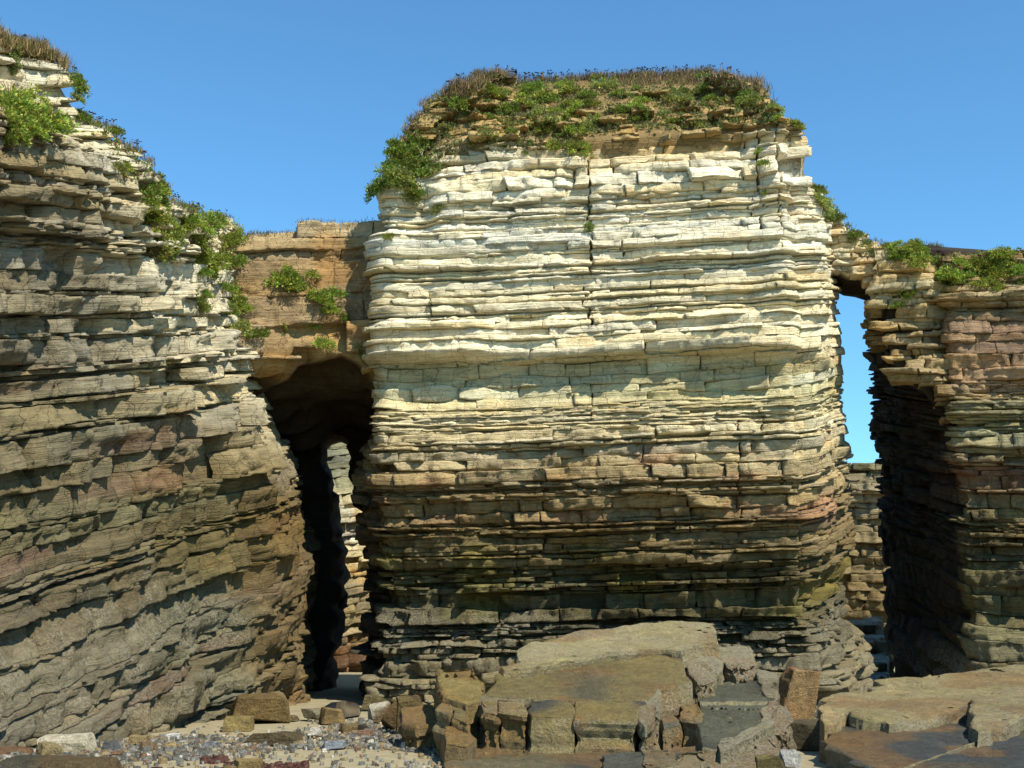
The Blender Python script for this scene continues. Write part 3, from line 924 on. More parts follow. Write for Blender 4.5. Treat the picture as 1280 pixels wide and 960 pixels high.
wl_edge = edge_tab([(440, 480), (536, 424), (546, 396), (575, 399), (620, 410), (680, 416), (740, 421), (800, 416), (840, 405), (890, 405)], CY)
wr_edge = edge_tab([(440, 380), (536, 410), (546, 430), (590, 438), (622, 446), (650, 455), (690, 474), (730, 486), (760, 484), (800, 476), (830, 466), (850, 456), (890, 450)], CY)
zs = np.arange(-0.6, 15.2, 0.22)
pillar('cave_wall', lambda z: (px_x(285, z, CY), wl_edge(z)), CY, CY + 3.2, larch, SHADE_COL, zs, 3)
pillar('cave_wall', lambda z: (wr_edge(z), px_x(560, z, CY)), CY + 0.15, CY + 3.0, larch, SHADE_COL, zs, 8)
# buttress against the left side of the stack
bt_edge = edge_tab([(440, 452), (545, 442), (560, 438), (600, 442), (640, 444), (690, 455), (740, 472), (800, 478), (850, 462), (890, 440)], 50.3)
def bt_off(u, z):
    return (px_x(440, 3.0, 50.3) - bt_edge(z) - 0.45) * sstep(8.5, 6.0, u) + 0.25 * vnoise(u * 0.7, z * 0.6, 45.5)
btF = Face([(-6.9, 57.2), plan(440, 50.3), plan(490, 48.6)], bt_off, (np.array([300, 600]), np.array([548, 540])), seed=71, smooth_n=0.5)
bt_col = simple_cols([(0, (52, 47, 38)), (5, (74, 64, 44)), (8, (130, 114, 78)), (10, (150, 134, 94))], 0.2)  # cave shade painted into the buttress colour below its paler top
build_blocks(btF, gen_layers([dict(lo=-2, hi=12, th=(0.16, 0.4), thick_p=0.3, th2=(0.45, 0.7), L=1.3, pa=0.16, r=0.1, miss=0.05, jit=0.14, rough=1.3, wav=0.6)], 26),
             bt_col, larch, 'buttress_slab', 80, 0.1, mat=M_ROCK, rest_name='buttress_thin_beds')
core(btF, 0.5, (3, 2), SHADE_COL, larch, name='buttress_core')

# ------------------------------------------------------------------ the right cliff and its arch
rcl = empty('cliff', (17, 50, 0))
tag(rcl, 'flat-topped cliff at the right edge of the photo with one side in black shadow', 'cliff', None, 'structure')
rc_sil = (np.array([1000, 1060, 1090, 1100, 1130, 1160, 1176, 1184, 1300, 1500]), np.array([330, 330, 318, 312, 306, 312, 320, 314, 308, 300]))
RY = 48.0
zr = lambda py: zat(py, RY)
# the side that looks into the gap runs straight back, so the photograph sees it edge-lit and black
rc_pts = [(21.0, 61.0), (17.75, 58.5), (18.05, 48.1), plan(1290, 47.4), plan(1480, 45.5)]
_P = np.array(rc_pts); _U = np.concatenate([[0], np.cumsum(np.hypot(*np.diff(_P, axis=0).T))])
RC_U0 = _U[2]
def rc_off(u, z):
    u = np.asarray(u, float); z = np.asarray(z, float)
    d = -0.9 * sstep(zr(372), zr(330), z) * sstep(RC_U0, RC_U0 + 1, u)         # vegetated step under the top
    d = d + 0.5 * sstep(3.5, 0, z) + 0.30 * sstep(zr(385), zr(375), z) * sstep(zr(366), zr(370), z)
    d = d - 0.3 * np.exp(-((z - zr(770)) / 0.4) ** 2)
    return d + 0.25 * vnoise(u * 0.4, z * 0.3, 25.5) + 0.15 * vnoise(u * 0.9, z * 0.6, 28.5)
rcF = Face(rc_pts, rc_off, rc_sil, seed=41, smooth_n=0.5)
rc_layers = gen_layers([
    dict(lo=-2, hi=3.0, th=(0.4, 0.8), L=3.0, pa=0.05, r=0.06, jit=0.05, rough=0.9, wav=0.4),
    dict(lo=3.0, hi=9, th=(0.08, 0.2), thick_p=0.35, th2=(0.28, 0.5), L=1.8, pa=0.14, r=0.08, miss=0.04, jit=0.11, rough=1.2, wav=0.5),
    dict(lo=9, hi=11.2, th=(0.07, 0.16), L=2.8, pa=0.10, r=0.05, miss=0.01, jit=0.06, rough=1.0, wav=0.4),
    dict(lo=11.2, hi=14.0, th=(0.3, 0.6), L=1.8, pa=0.05, r=0.03, miss=0.01, jit=0.05, rough=0.7, wav=0.3),
    dict(lo=14.0, hi=15.3, th=(0.10, 0.22), L=3.0, pa=0.12, r=0.05, jit=0.06, rough=0.9, wav=0.3),
    dict(lo=15.3, hi=24, th=(0.14, 0.30), L=1.4, pa=0.12, r=0.05, miss=0.10, jit=0.1, rough=0.9, wav=0.3)], 6)
rc_tab = [(zr(p), c) for p, c in [(300, (120, 100, 74)), (320, (132, 110, 80)), (345, (160, 138, 92)), (372, (170, 148, 104)), (392, (146, 122, 86)), (410, (164, 132, 98)),
          (480, (172, 142, 106)), (500, (154, 142, 102)), (545, (156, 148, 108)), (575, (140, 124, 94)), (595, (142, 106, 80)), (640, (122, 110, 76)), (700, (106, 98, 68)), (760, (100, 94, 66)), (790, (112, 104, 72)), (850, (116, 106, 72))]]
rc_front = simple_cols(rc_tab, 0.16, 2.0)
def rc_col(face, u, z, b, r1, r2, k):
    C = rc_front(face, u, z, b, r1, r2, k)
    m = (sstep(RC_U0 - 0.3, RC_U0 - 1.2, u) * 0.9)[:, None]          # shade painted into the rock along the side of the gap
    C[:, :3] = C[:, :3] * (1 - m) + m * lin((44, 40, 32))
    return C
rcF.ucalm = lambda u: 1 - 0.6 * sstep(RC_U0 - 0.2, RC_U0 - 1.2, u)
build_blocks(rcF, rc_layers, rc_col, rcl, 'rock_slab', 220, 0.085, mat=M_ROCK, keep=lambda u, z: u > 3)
core(rcF, 0.55, (14, 3), rc_col, rcl)
# the overhanging corner above the hollow
ro_low = (np.array([1000, 1088, 1096, 1106, 1124, 1152, 1180, 1204, 1218, 1268, 1400]), np.array([372, 380, 400, 430, 470, 482, 520, 545, 560, 470, 420]))
roF = Face([(17.6, 57.5), (16.15, 52.4), (15.2, 48.9), plan(1170, 48.3), plan(1240, 47.9)], lambda u, z: -0.2 * np.clip(z - zr(350), 0, 4) + 0.2 * vnoise(u * 0.5, z * 0.4, 35.5) + 0.10 * vnoise(u * 1.1, z * 0.8, 38.5) - 0.55 * sstep(9.4 + 1.6, 9.4 + 2.6, u),
           rc_sil, low=ro_low, seed=43, smooth_n=0.4)
roF.zbot = np.where(roF.zbot > 39, zr(545), np.clip(roF.zbot, zr(560), zr(372)))
roF.zbot = np.where(roF.u < 8.2, zr(392) + 0.5 * np.sin(roF.u), roF.zbot)
roF.ucalm = lambda u: 1 - 0.6 * sstep(8.9, 7.9, u)
build_blocks(roF, gen_layers([dict(lo=6, hi=14, th=(0.14, 0.3), thick_p=0.3, th2=(0.35, 0.55), L=1.2, pa=0.12, r=0.07, miss=0.02, jit=0.1, rough=1.1, wav=0.4),
                              dict(lo=14, hi=24, th=(0.14, 0.32), thick_p=0.3, th2=(0.35, 0.55), L=1.3, pa=0.12, r=0.07, miss=0.03, jit=0.1, rough=1.0, wav=0.4)], 16),
             simple_cols([(10, (150, 132, 96)), (zr(430), (166, 144, 104)), (zr(380), (182, 162, 118)), (zr(345), (204, 188, 144)), (zr(310), (196, 178, 136))], 0.16), rcl, 'corner_slab', 90, 0.085, mat=M_ROCK, rest_name='corner_thin_beds')
core(roF, 0.5, (3.5, 6.0), SHADE_COL, rcl, name='corner_core')  # core of the overhang in the painted shade colour

rarch = empty('rock_arch', (15, 51, 15))
tag(rarch, 'narrow high natural arch of pale beds joining the stack to the right cliff', 'natural arch', None, 'structure')
ra_sil = (np.array([960, 1016, 1036, 1060, 1082, 1100, 1140, 1180]), np.array([215, 226, 254, 286, 298, 306, 310, 318]))
ra_low = (np.array([960, 1030, 1046, 1056, 1088, 1096, 1110, 1180]), np.array([360, 352, 334, 342, 342, 352, 380, 410]))
raF = Face([plan(985, 49.8), plan(1040, 49.6), plan(1100, 49.3), plan(1165, 48.9)], lambda u, z: 0.2 * vnoise(u * 0.4, z * 0.5, 13.3) - 0.16 * (z - 15) , ra_sil, low=ra_low, seed=51, smooth_n=0.4)
ra_layers = gen_layers([dict(lo=12, hi=24, th=(0.18, 0.42), L=1.1, pa=0.12, r=0.10, miss=0.03, jit=0.10, rough=1.1, wav=0.4)], 8)
ra_col = simple_cols([(13, (196, 176, 132)), (16, (216, 200, 158)), (20, (224, 210, 172))], 0.14)
build_blocks(raF, ra_layers, ra_col, rarch, 'rock_slab', 90, 0.085, mat=M_ROCK)
def under_shade2(face, u, V, C):
    m = sstep(50.2, 50.8, V[:, 1])[:, None]  # shade under the arch painted into the rock colour
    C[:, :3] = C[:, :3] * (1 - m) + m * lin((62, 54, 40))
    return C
core(raF, 0.5, (0.4, 2.3), ra_col, rarch, soil=under_shade2)

# ------------------------------------------------------------------ the far cliffs seen through the gaps
fcl = empty('far_cliff', (0, 85, 0))
tag(fcl, 'distant cliff with a green top seen through the slit of the cave and the right gap', 'cliff', None, 'structure')
fc_sil = (np.array([-200, 300, 395, 425, 520, 700, 1040, 1075, 1085, 1110, 1200, 1600]), np.array([540, 545, 546, 545, 540, 560, 572, 580, 577, 575, 570, 560]))
fcF = Face([plan(100, 76), plan(380, 78), plan(520, 82), plan(900, 96), plan(1060, 100), plan(1300, 96)], lambda u, z: -0.8 * np.clip(z - 11.0, 0, 5) * sstep(40, 25, u) - 0.12 * z + 0.5 * vnoise(u * 0.2, z * 0.2, 3.0), fc_sil, seed=61, smooth_n=2)
fc_layers = gen_layers([dict(lo=-14, hi=-3, th=(0.5, 0.9), L=2.2, pa=0.2, r=0.15, miss=0.02, jit=0.2, rough=1.5, wav=0.5),
                        dict(lo=-3, hi=12, th=(0.25, 0.5), thick_p=0.4, th2=(0.5, 0.8), L=2.0, pa=0.2, r=0.12, miss=0.02, jit=0.15, rough=1.3, wav=0.5)], 4)
_fa, _fb = fcF.upx(385, 6), fcF.upx(500, 6); _fc, _fd = fcF.upx(1040, 6), fcF.upx(1125, 6)
fc_tab = [(0, (120, 92, 66)), (1.5, (112, 88, 62)), (3, (150, 134, 96)), (5, (158, 140, 100)), (7, (196, 178, 132)), (8.5, (216, 204, 166)), (11, (220, 208, 170)), (12.5, (128, 124, 92)), (16, (122, 120, 92))]
def fc_col(face, u, z, b, r1, r2, k):
    C = simple_cols(fc_tab, 0.2)(face, u, z, b, r1, r2, k)
    m = sstep(_fc - 6, _fc, u)[:, None]
    C2 = rampcol(z, [(0, (130, 116, 80)), (6, (150, 128, 84)), (11, (176, 158, 116)), (14, (188, 170, 132)), (17, (130, 124, 84))])
    C[:, :3] = C[:, :3] * (1 - m) + C2 * 0.62 * m
    return C
build_blocks(fcF, fc_layers, fc_col, fcl, 'rock_slab', 160, 0.14, depth=1.2, mat=M_ROCK, keep=lambda u, z: (_fa < u < _fb) or (_fc < u < _fd))
core(fcF, 0.7, (0, 40), fc_col, fcl, dz=0.6)

# ================================================================== THINGS: rocks on the shore
def add_corner_cols(me, fn):
    """colour by face: fn(center, normal) -> rgba"""
    a = me.color_attributes.new('Col', 'FLOAT_COLOR', 'CORNER')
    n = len(me.polygons)
    cen = np.zeros(n * 3, np.float32); nor = np.zeros(n * 3, np.float32)
    me.polygons.foreach_get('center', cen); me.polygons.foreach_get('normal', nor)
    tot = np.zeros(n, np.int32); me.polygons.foreach_get('loop_total', tot)
    C = fn(cen.reshape(-1, 3), nor.reshape(-1, 3))
    a.data.foreach_set('color', np.repeat(C, tot, 0).astype(np.float32).ravel())

def refine(bm, L, it=5):
    for _ in range(it):
        es = [e for e in bm.edges if e.calc_length() > L]
        if not es: break
        bmesh.ops.subdivide_edges(bm, edges=es, cuts=1)
        bmesh.ops.triangulate(bm, faces=[f for f in bm.faces if len(f.verts) > 3])

def roughen(bm, amp, freq, seed, amp2=0.02, step=0.0, lam=0.0):
    bm.verts.ensure_lookup_table()
    V = np.array([v.co[:] for v in bm.verts]); bm.normal_update()
    N = np.array([v.normal[:] for v in bm.verts])
    x, y, z = V.T
    d = amp * fbm(x * freq + seed, y * freq, z * freq * 1.4, 3) + amp2 * vnoise(x * 7 + seed, y * 7, z * 9)
    if step: d = d - step * sstep(0.12, 0.2, vnoise(x * freq * 0.9, y * freq * 0.9 + seed, z * freq * 2.4))
    if lam:
        b = z - DIP * y
        d = d + lam * vnoise(0.4 * x + seed, 0.4 * y, b * 5.5) * (1 - np.abs(N[:, 2]))
    V = V + N * d[:, None]
    for v, p in zip(bm.verts, V): v.co = p

def ragged(poly3, amp, seg, rng):
    out = []
    n = len(poly3)
    for i in range(n):
        a, b = poly3[i], poly3[(i + 1) % n]
        l = np.linalg.norm((b - a)[:2]); k = max(int(l / seg), 1)
        t = np.array([-(b - a)[1], (b - a)[0]]) / max(l, 1e-6)
        for j in range(k):
            p = a + (b - a) * j / k
            if j: p = p + np.array([*(t * rng.normal() * amp), 0])
            out.append(p)
    return out

def prism(name, pts, zbot, colfn, parent=None, seed=1, fine=0.22, amp=0.07, bev=0.06, rag=0.06, mat=None, lam=0.05, step=0.05, batter=0.06):
    """a slab of rock: its bedding-plane top outlined in 3D, its broken sides going down to zbot"""
    rng = np.random.default_rng(seed)
    pts = [np.asarray(p, float) for p in pts]
    ar = sum(pts[i][0] * pts[(i + 1) % len(pts)][1] - pts[(i + 1) % len(pts)][0] * pts[i][1] for i in range(len(pts)))
    if ar < 0: pts = pts[::-1]
    P = ragged(pts, rag, 0.38, rng)
    c = np.mean(P, 0)
    bm = bmesh.new()
    tv = [bm.verts.new(p) for p in P]
    zb = [zbot if not callable(zbot) else zbot(p) for p in P]
    bv = [bm.verts.new((p[0] + (p[0] - c[0]) * batter * 0.4, p[1] + (p[1] - c[1]) * batter * 0.4, z_)) for p, z_ in zip(P, zb)]
    bm.faces.new(tv)
    n = len(P)
    for i in range(n):
        j = (i + 1) % n
        bm.faces.new((tv[j], tv[i], bv[i], bv[j]))
    bm.faces.new(bv[::-1])
    bm.normal_update()
    top_e = [e for e in bm.edges if e.verts[0] in tv and e.verts[1] in tv]
    if bev:
        bmesh.ops.bevel(bm, geom=top_e, offset=bev, segments=2, affect='EDGES', profile=0.6, clamp_overlap=True)
    bmesh.ops.triangulate(bm, faces=bm.faces[:])
    refine(bm, fine, 6)
    roughen(bm, amp, 0.9, seed * 3.7, 0.018, step, lam)
    me = bpy.data.meshes.new(name)
    bm.to_mesh(me); bm.free()
    add_corner_cols(me, colfn)
    me.materials.append(mat or M_SHORE)
    o = bpy.data.objects.new(name, me)
    COL.objects.link(o)
    if parent is not None:
        o.parent = parent
        o.matrix_parent_inverse = Matrix.Translation(-parent.location)
    return o

def shore_cols(top, side, barn_top=0.15, barn_side=0.8, seed=0, wet=None, lam=0.14):
    T, Sd = lin(top), lin(side)
    W = lin(wet) if wet is not None else None
    def f(c, n):
        up = sstep(0.45, 0.8, n[:, 2])[:, None]
        C = Sd * (1 - up) + T * up
        x, y, z = c.T
        if W is not None:
            m = (sstep(0.0, 0.3, vnoise(x * 0.55 + seed, y * 0.45, 0.3)))[:, None] * up
            C = C * (1 - m) + W * m
        m = sstep(0.15, 0.4, vnoise(x * 0.8 + seed * 2, y * 0.6, z))[:, None]
        C = C * (1 - m * 0.6) + m * 0.6 * lin((128, 94, 46))
        f_ = 1 + lam * vnoise(x * 0.5, y * 0.5 + seed, (z - 0.2 * y) * 7) + 0.10 * vnoise(x * 2, y * 2, z * 2)
        C = C * f_[:, None]
        bn = barn_side + (barn_top - barn_side) * up[:, 0]
        return np.concatenate([C, bn[:, None]], 1)
    return f

def pxs(poly, plane):
    return [on_plane(x, y, *plane) for x, y in poly]

OLIVE, TAN, WET, OCH = (118, 103, 56), (138, 124, 80), (62, 62, 52), (128, 102, 52)
TOP1 = (1.06, 28.0, 0.205)
outc = empty('rock_outcrop', (3, 29, 0))
tag(outc, 'broad tilted ledge of wet olive rock with a blocky front below the stack', 'rock outcrop')
# main bedding plane
prism('bed_slab', pxs([(600, 868), (626, 838), (645, 820), (664, 806), (704, 795), (760, 788), (806, 783), (850, 781), (856, 815), (856, 838), (866, 850), (843, 859), (821, 862), (806, 874), (760, 876), (700, 874), (650, 872)], TOP1),
      -0.3, shore_cols(OLIVE, TAN, 0.1, 0.8, 1, (92, 86, 58)), outc, 1, 0.26, 0.07, bev=0.10)
# the barnacle crust that caps the back of it
prism('crust_slab', pxs([(629, 836), (645, 816), (662, 803), (704, 791), (762, 783), (820, 778), (892, 777), (897, 800), (860, 806), (852, 812), (800, 810), (760, 814), (720, 822), (680, 830)], (TOP1[0] + 0.22, 28.0, 0.205)),
      lambda p: p[2] - 0.5, shore_cols((156, 142, 94), (138, 124, 80), 0.6, 0.8, 2), outc, 2, 0.2, 0.10, bev=0.14, rag=0.12)
for k, (poly, pl, zb, top, side, bt, bs) in enumerate([
    ([(623, 872), (652, 874), (657, 894), (625, 889)], TOP1, -0.3, TAN, OCH, .5, .4),
    ([(600, 876), (622, 873), (623, 890), (606, 891)], (1.0, 28.0, 0.205), -0.3, OLIVE, OCH, .1, .2),
    ([(662, 873), (712, 876), (716, 896), (664, 895)], TOP1, -0.3, OLIVE, (136, 120, 70), .1, .5),
    ([(719, 875), (806, 873), (798, 884), (792, 899), (720, 897)], TOP1, -0.3, OLIVE, (136, 121, 74), .1, .55),
    ([(796, 884), (822, 861), (828, 866), (806, 906), (798, 899)], (1.0, 28.0, 0.205), -0.3, (140, 130, 94), (132, 122, 86), .9, 1.),
    ([(545, 836), (592, 832), (604, 852), (600, 874), (582, 880), (549, 866)], (0.95, 28.0, 0.205), -0.2, (136, 117, 60), (130, 108, 54), .1, .3),
    ([(548, 866), (560, 872), (562, 893), (545, 886)], (0.8, 28.0, 0.205), -0.2, OCH, TAN, .2, .6),
    ([(565, 874), (583, 880), (584, 905), (566, 896)], (0.72, 27.6, 0.205), -0.2, OLIVE, OCH, .2, .4),
    ([(600, 874), (622, 872), (624, 894), (604, 890)], (0.98, 28.0, 0.205), -0.3, TAN, OCH, .5, .3),
    ([(500, 884), (538, 878), (562, 896), (556, 906), (520, 908), (503, 902)], (0.30, 29.0, 0.205), -0.2, (120, 106, 64), OCH, .1, .4),
    ([(556, 908), (588, 905), (596, 924), (584, 934), (558, 930)], (0.42, 27.2, 0.205), -0.2, OCH, (112, 92, 52), .1, .2),
    ([(825, 863), (845, 858), (850, 872), (826, 878)], (0.85, 28.6, 0.205), -0.2, TAN, (120, 112, 76), .7, .8),
    ([(850, 810), (892, 806), (902, 830), (896, 850), (872, 856), (858, 838)], (0.86, 28.0, 0.205), -0.2, (138, 128, 92), TAN, .8, .8),
    ([(848, 858), (870, 850), (874, 870), (876, 900), (852, 896)], (0.58, 28.0, 0.205), -0.2, OCH, (130, 106, 60), .3, .6),
    ([(824, 880), (848, 876), (852, 905), (828, 912)], (0.36, 27.6, 0.205), -0.2, (86, 84, 68), (110, 92, 56), .2, .5),
    ([(896, 808), (938, 805), (948, 830), (920, 836), (902, 826)], (0.80, 28.0, 0.205), -0.2, (136, 126, 90), (116, 106, 74), .8, .9),
    ([(876, 856), (900, 836), (948, 832), (966, 846), (970, 872), (966, 898), (950, 912), (916, 922), (896, 936), (878, 934), (874, 900)], (0.50, 28.0, 0.21), -0.3, (84, 84, 64), (146, 134, 94), .05, .8),
    ([(946, 836), (968, 842), (972, 880), (964, 908), (940, 922), (900, 940), (896, 930), (930, 912), (950, 902), (956, 870)], (0.56, 28.0, 0.21), -0.3, (130, 120, 85), (120, 110, 76), .9, .9),
    ([(962, 868), (986, 880), (994, 900), (982, 916), (960, 914)], (0.30, 28.4, 0.21), -0.3, (124, 114, 80), (112, 102, 70), .8, .9),
    ([(880, 936), (940, 922), (962, 916), (974, 934), (968, 956), (900, 975), (860, 970)], (0.14, 26.8, 0.21), -0.3, (126, 116, 82), (116, 106, 74), .8, .9),
    ([(590, 924), (720, 938), (830, 938), (880, 930), (884, 972), (560, 975), (560, 945)], (0.12, 26.6, 0.10), -0.4, (98, 90, 60), (120, 104, 62), .1, .4),
    ([(800, 938), (840, 934), (850, 955), (806, 958)], (0.28, 26.4, 0.10), -0.3, (112, 94, 58), (136, 122, 84), .3, .7),
    ([(846, 938), (880, 935), (884, 958), (850, 962)], (0.26, 26.3, 0.10), -0.3, (128, 112, 74), (130, 116, 80), .3, .7),
    ([(752, 942), (800, 940), (804, 962), (756, 965)], (0.2, 26.2, 0.10), -0.3, (78, 78, 66), (100, 92, 66), .1, .4),
    ]):
    prism('rock_block', pxs(poly, pl), zb, shore_cols(top, side, bt, bs, k + 3, WET if k in (2, 3, 16, 20) else None), outc, 20 + k, 0.11, 0.06, bev=0.045, rag=0.05, lam=0.09, step=0.08)

# the great ledge at the lower right: wet slab below, crusted bed above
rledge = empty('rock_ledge', (10, 30, 0))
tag(rledge, 'wide tilted ledge in the lower right corner, blue-grey wet slab under a tan crusted bed', 'rock ledge')
LOW = (0.45, 28.0, 0.05); UP = (0.84, 30.0, 0.10)
prism('wet_slab', pxs([(1030, 915), (1046, 902), (1060, 884), (1130, 870), (1220, 850), (1420, 840), (1420, 1010), (1100, 1010), (1080, 962), (1058, 944), (1034, 930)], LOW),
      -0.6, shore_cols((66, 68, 62), (124, 114, 82), .0, .8, 31, (92, 78, 48), 0.05), rledge, 41, 0.3, 0.05, bev=0.06, rag=0.10)
prism('crust_bed', pxs([(1092, 850), (1160, 842), (1240, 834), (1300, 829), (1420, 822), (1420, 846), (1290, 862), (1236, 868), (1212, 876), (1188, 888), (1150, 898), (1112, 904), (1080, 897), (1062, 888), (1040, 892), (1026, 880), (1046, 866), (1094, 862)], UP),
      lambda p: p[2] - 0.45, shore_cols((148, 132, 84), (136, 124, 84), .3, .9, 33), rledge, 43, 0.22, 0.06, bev=0.07, rag=0.13)
prism('crust_bed', pxs([(1214, 872), (1240, 862), (1300, 852), (1420, 836), (1420, 872), (1300, 884), (1272, 898), (1240, 914), (1222, 916), (1212, 900)], (0.92, 30.0, 0.10)),
      lambda p: p[2] - 0.5, shore_cols((144, 129, 84), (132, 121, 84), .45, .9, 35), rledge, 45, 0.2, 0.08, bev=0.09, rag=0.10)
prism('crust_bed', pxs([(1022, 884), (1048, 872), (1090, 868), (1060, 886), (1046, 904), (1030, 906)], (0.80, 30.0, 0.10)),
      -0.4, shore_cols((166, 142, 90), (150, 128, 80), .3, .7, 36), rledge, 46, 0.16, 0.05, bev=0.06, rag=0.04)
prism('pale_vein', pxs([(1096, 972), (1180, 941.4), (1282, 903.6), (1420, 861), (1420, 862), (1282, 904.7), (1181, 942.6), (1098, 973)], (0.468, 28.0, 0.05)),
      lambda p: p[2] - 0.12, shore_cols((140, 128, 92), (120, 108, 76), .2, .2, 37), rledge, 47, 0.3, 0.0, bev=0.0, rag=0.01, lam=0, step=0)

# ------------------------------------------------------------------ loose boulders
def boulder(name, px, py, wpx, hpx, label, cat, c1, c2, seed, depth=0.8, yaw=None, tilt=0.0, zoff=0.0, sharp=0.25, band=0.0, group=None, Y=None, roll=0.0, mat=None):
    rng = np.random.default_rng(seed)
    p = on_plane(px, py, 0.0 + zoff, 30, 0) if Y is None else at(px, py, Y)
    sc = p[1] * 0.98 / F_PX
    w, h = wpx * sc, hpx * sc
    d = w * depth
    bm = bmesh.new()
    bmesh.ops.create_cube(bm, size=1.0)
    for v in bm.verts:
        k = 0.86 if v.co.z > 0 else 1.04
        v.co = Vector((v.co.x * w * k, v.co.y * d * k, v.co.z * h)) + Vector((rng.normal() * w, rng.normal() * d, rng.normal() * h)) * sharp * 0.4
    # break off corners
    for q in range(4):
        nrm = Vector((rng.normal(), rng.normal(), abs(rng.normal()) * 0.8)).normalized()
        ext = abs(nrm.x) * w / 2 + abs(nrm.y) * d / 2 + abs(nrm.z) * h / 2
        r = bmesh.ops.bisect_plane(bm, geom=bm.verts[:] + bm.edges[:] + bm.faces[:], plane_co=nrm * ext * rng.uniform(0.62, 0.85), plane_no=nrm, clear_outer=True)
        es = [e for e in bm.edges if e.is_boundary]
        if es: bmesh.ops.holes_fill(bm, edges=es)
    bmesh.ops.bevel(bm, geom=bm.edges[:], offset=min(w, h) * 0.05, segments=1, affect='EDGES', clamp_overlap=True)
    bmesh.ops.triangulate(bm, faces=bm.faces[:])
    refine(bm, max(w / 9, 0.05), 4)
    roughen(bm, 0.05 * min(w, h, 0.8), 2.0 / max(w, 0.3), seed, 0.012, 0.0)
    zmin = min(v.co.z for v in bm.verts)
    me = bpy.data.meshes.new(name)
    bm.to_mesh(me); bm.free()
    L1, L2 = lin(c1) * 0.72, lin(c2) * 0.72
    gr = L1.mean(); L1 = L1 * 0.88 + gr * 0.12; L2 = L2 * 0.88 + L2.mean() * 0.12
    a0 = rng.random() * 6
    def cf(c, n):
        t = sstep(-0.15, 0.15, vnoise(c[:, 0] * 1.2 / w + a0, c[:, 1] * 1.2 / w, c[:, 2] * 1.2 / w))[:, None]
        C = L1 * (1 - t) + L2 * t
        if band: C = C * (1 + band * vnoise(c[:, 0] * 9 + c[:, 2] * 3, a0, c[:, 1] * 3))[:, None]
        return np.concatenate([C, np.full((len(C), 1), 0.1)], 1)
    add_corner_cols(me, cf)
    me.materials.append(mat or M_STONE)
    o = bpy.data.objects.new(name, me)
    COL.objects.link(o)
    o.rotation_euler = (tilt, roll, rng.uniform(-0.5, 0.5) if yaw is None else yaw)
    o.location = (p[0], p[1] + d * 0.35, p[2] - zmin * 0.92)
    return tag(o, label, cat, group)

boulder('boulder', 1000, 908, 50, 66, 'rust-orange boulder wedged upright between the two ledges', 'boulder', (186, 96, 56), (168, 136, 84), 101, 0.8, 0.25, 0.12, 0, 0.16, 0.25, roll=0.22)
boulder('boulder', 1012, 938, 46, 32, 'flat-topped brown block under the orange banded boulder', 'boulder', (112, 102, 70), (90, 80, 54), 102, 0.9, -0.3, 0.1, 0, 0.12)
boulder('stone', 988, 962, 24, 22, 'small bright white stone below the brown block', 'stone', (196, 192, 178), (180, 176, 160), 103, 0.8, 0.2)
boulder('stone', 964, 966, 36, 18, 'yellow-green stone beside the white one at the bottom edge', 'stone', (150, 136, 72), (112, 100, 56), 104)
boulder('boulder', 322, 905, 74, 34, 'pale ochre boulder with a slanting flat top at the cave mouth', 'boulder', (172, 148, 92), (138, 112, 60), 105, 0.8, 0.35, 0.0, 0, 0.2, 0.2)
boulder('boulder', 298, 915, 42, 18, 'low loaf-shaped yellow stone in front of the ochre boulder', 'boulder', (164, 142, 80), (140, 118, 70), 106, 0.7, 0.05, 0, 0, 0.1)
boulder('stone', 415, 905, 30, 17, 'ribbed yellow-brown stone at the middle of the cave entrance', 'stone', (180, 148, 88), (146, 120, 70), 107, 0.8, 0.2, 0, 0, 0.2, 0.3)
boulder('stone', 389, 901, 24, 12, 'small grey-tan stone left of the ribbed one at the cave entrance', 'stone', (158, 146, 112), (132, 118, 84), 108)
boulder('stone', 473, 905, 28, 22, 'pointed brown and white stone right of the cave entrance', 'stone', (206, 196, 166), (126, 104, 66), 109, 0.8, 0.5, 0, 0, 0.35)
boulder('boulder', 512, 920, 34, 44, 'rounded brown boulder leaning on the left end of the outcrop', 'boulder', (128, 110, 62), (112, 92, 52), 110, 0.8, 0.1, 0.05, 0, 0.16)
boulder('boulder', 496, 914, 30, 34, 'narrow brown slab leaning against the rounded boulder', 'boulder', (132, 104, 58), (104, 84, 48), 111, 0.5, 0.4, 0, 0, 0.2, roll=0.6)
boulder('flat_rock', 342, 931, 70, 12, 'long low brown slab lying on the sand among the pebbles', 'rock', (134, 114, 72), (112, 96, 62), 112, 0.5, 0.25, 0, 0, 0.2)
boulder('boulder', 75, 944, 64, 22, 'large smooth cream-white boulder at the foot of the left cliff', 'boulder', (226, 214, 180), (208, 196, 160), 113, 0.6, 0.1, 0, 0, 0.2)
boulder('stone', 58, 947, 26, 14, 'small tan pyramid-shaped stone before the cream-white boulder', 'stone', (178, 158, 104), (150, 128, 84), 114, 0.8, 0.4, 0, 0, 0.4)
boulder('stone', 310, 972, 38, 20, 'rough ochre stone at the bottom edge among red seaweed', 'stone', (178, 150, 88), (150, 124, 70), 115, 0.8, 0.2, 0, 0, 0.25)
boulder('stone', 287, 972, 22, 12, 'smaller brown stone touching the rough ochre one at the bottom edge', 'stone', (160, 134, 84), (130, 106, 64), 116)
boulder('stone', 438, 916, 26, 9, 'flat brown stone on the sand before the cave', 'stone', (150, 126, 78), (122, 104, 68), 117)
boulder('stone', 452, 916, 12, 8, 'little dark stone on bare sand before the cave', 'stone', (92, 84, 66), (80, 72, 56), 118)
boulder('stone', 172, 930, 24, 9, 'flat yellow stone among the grey pebbles', 'stone', (214, 190, 128), (186, 160, 104), 119)
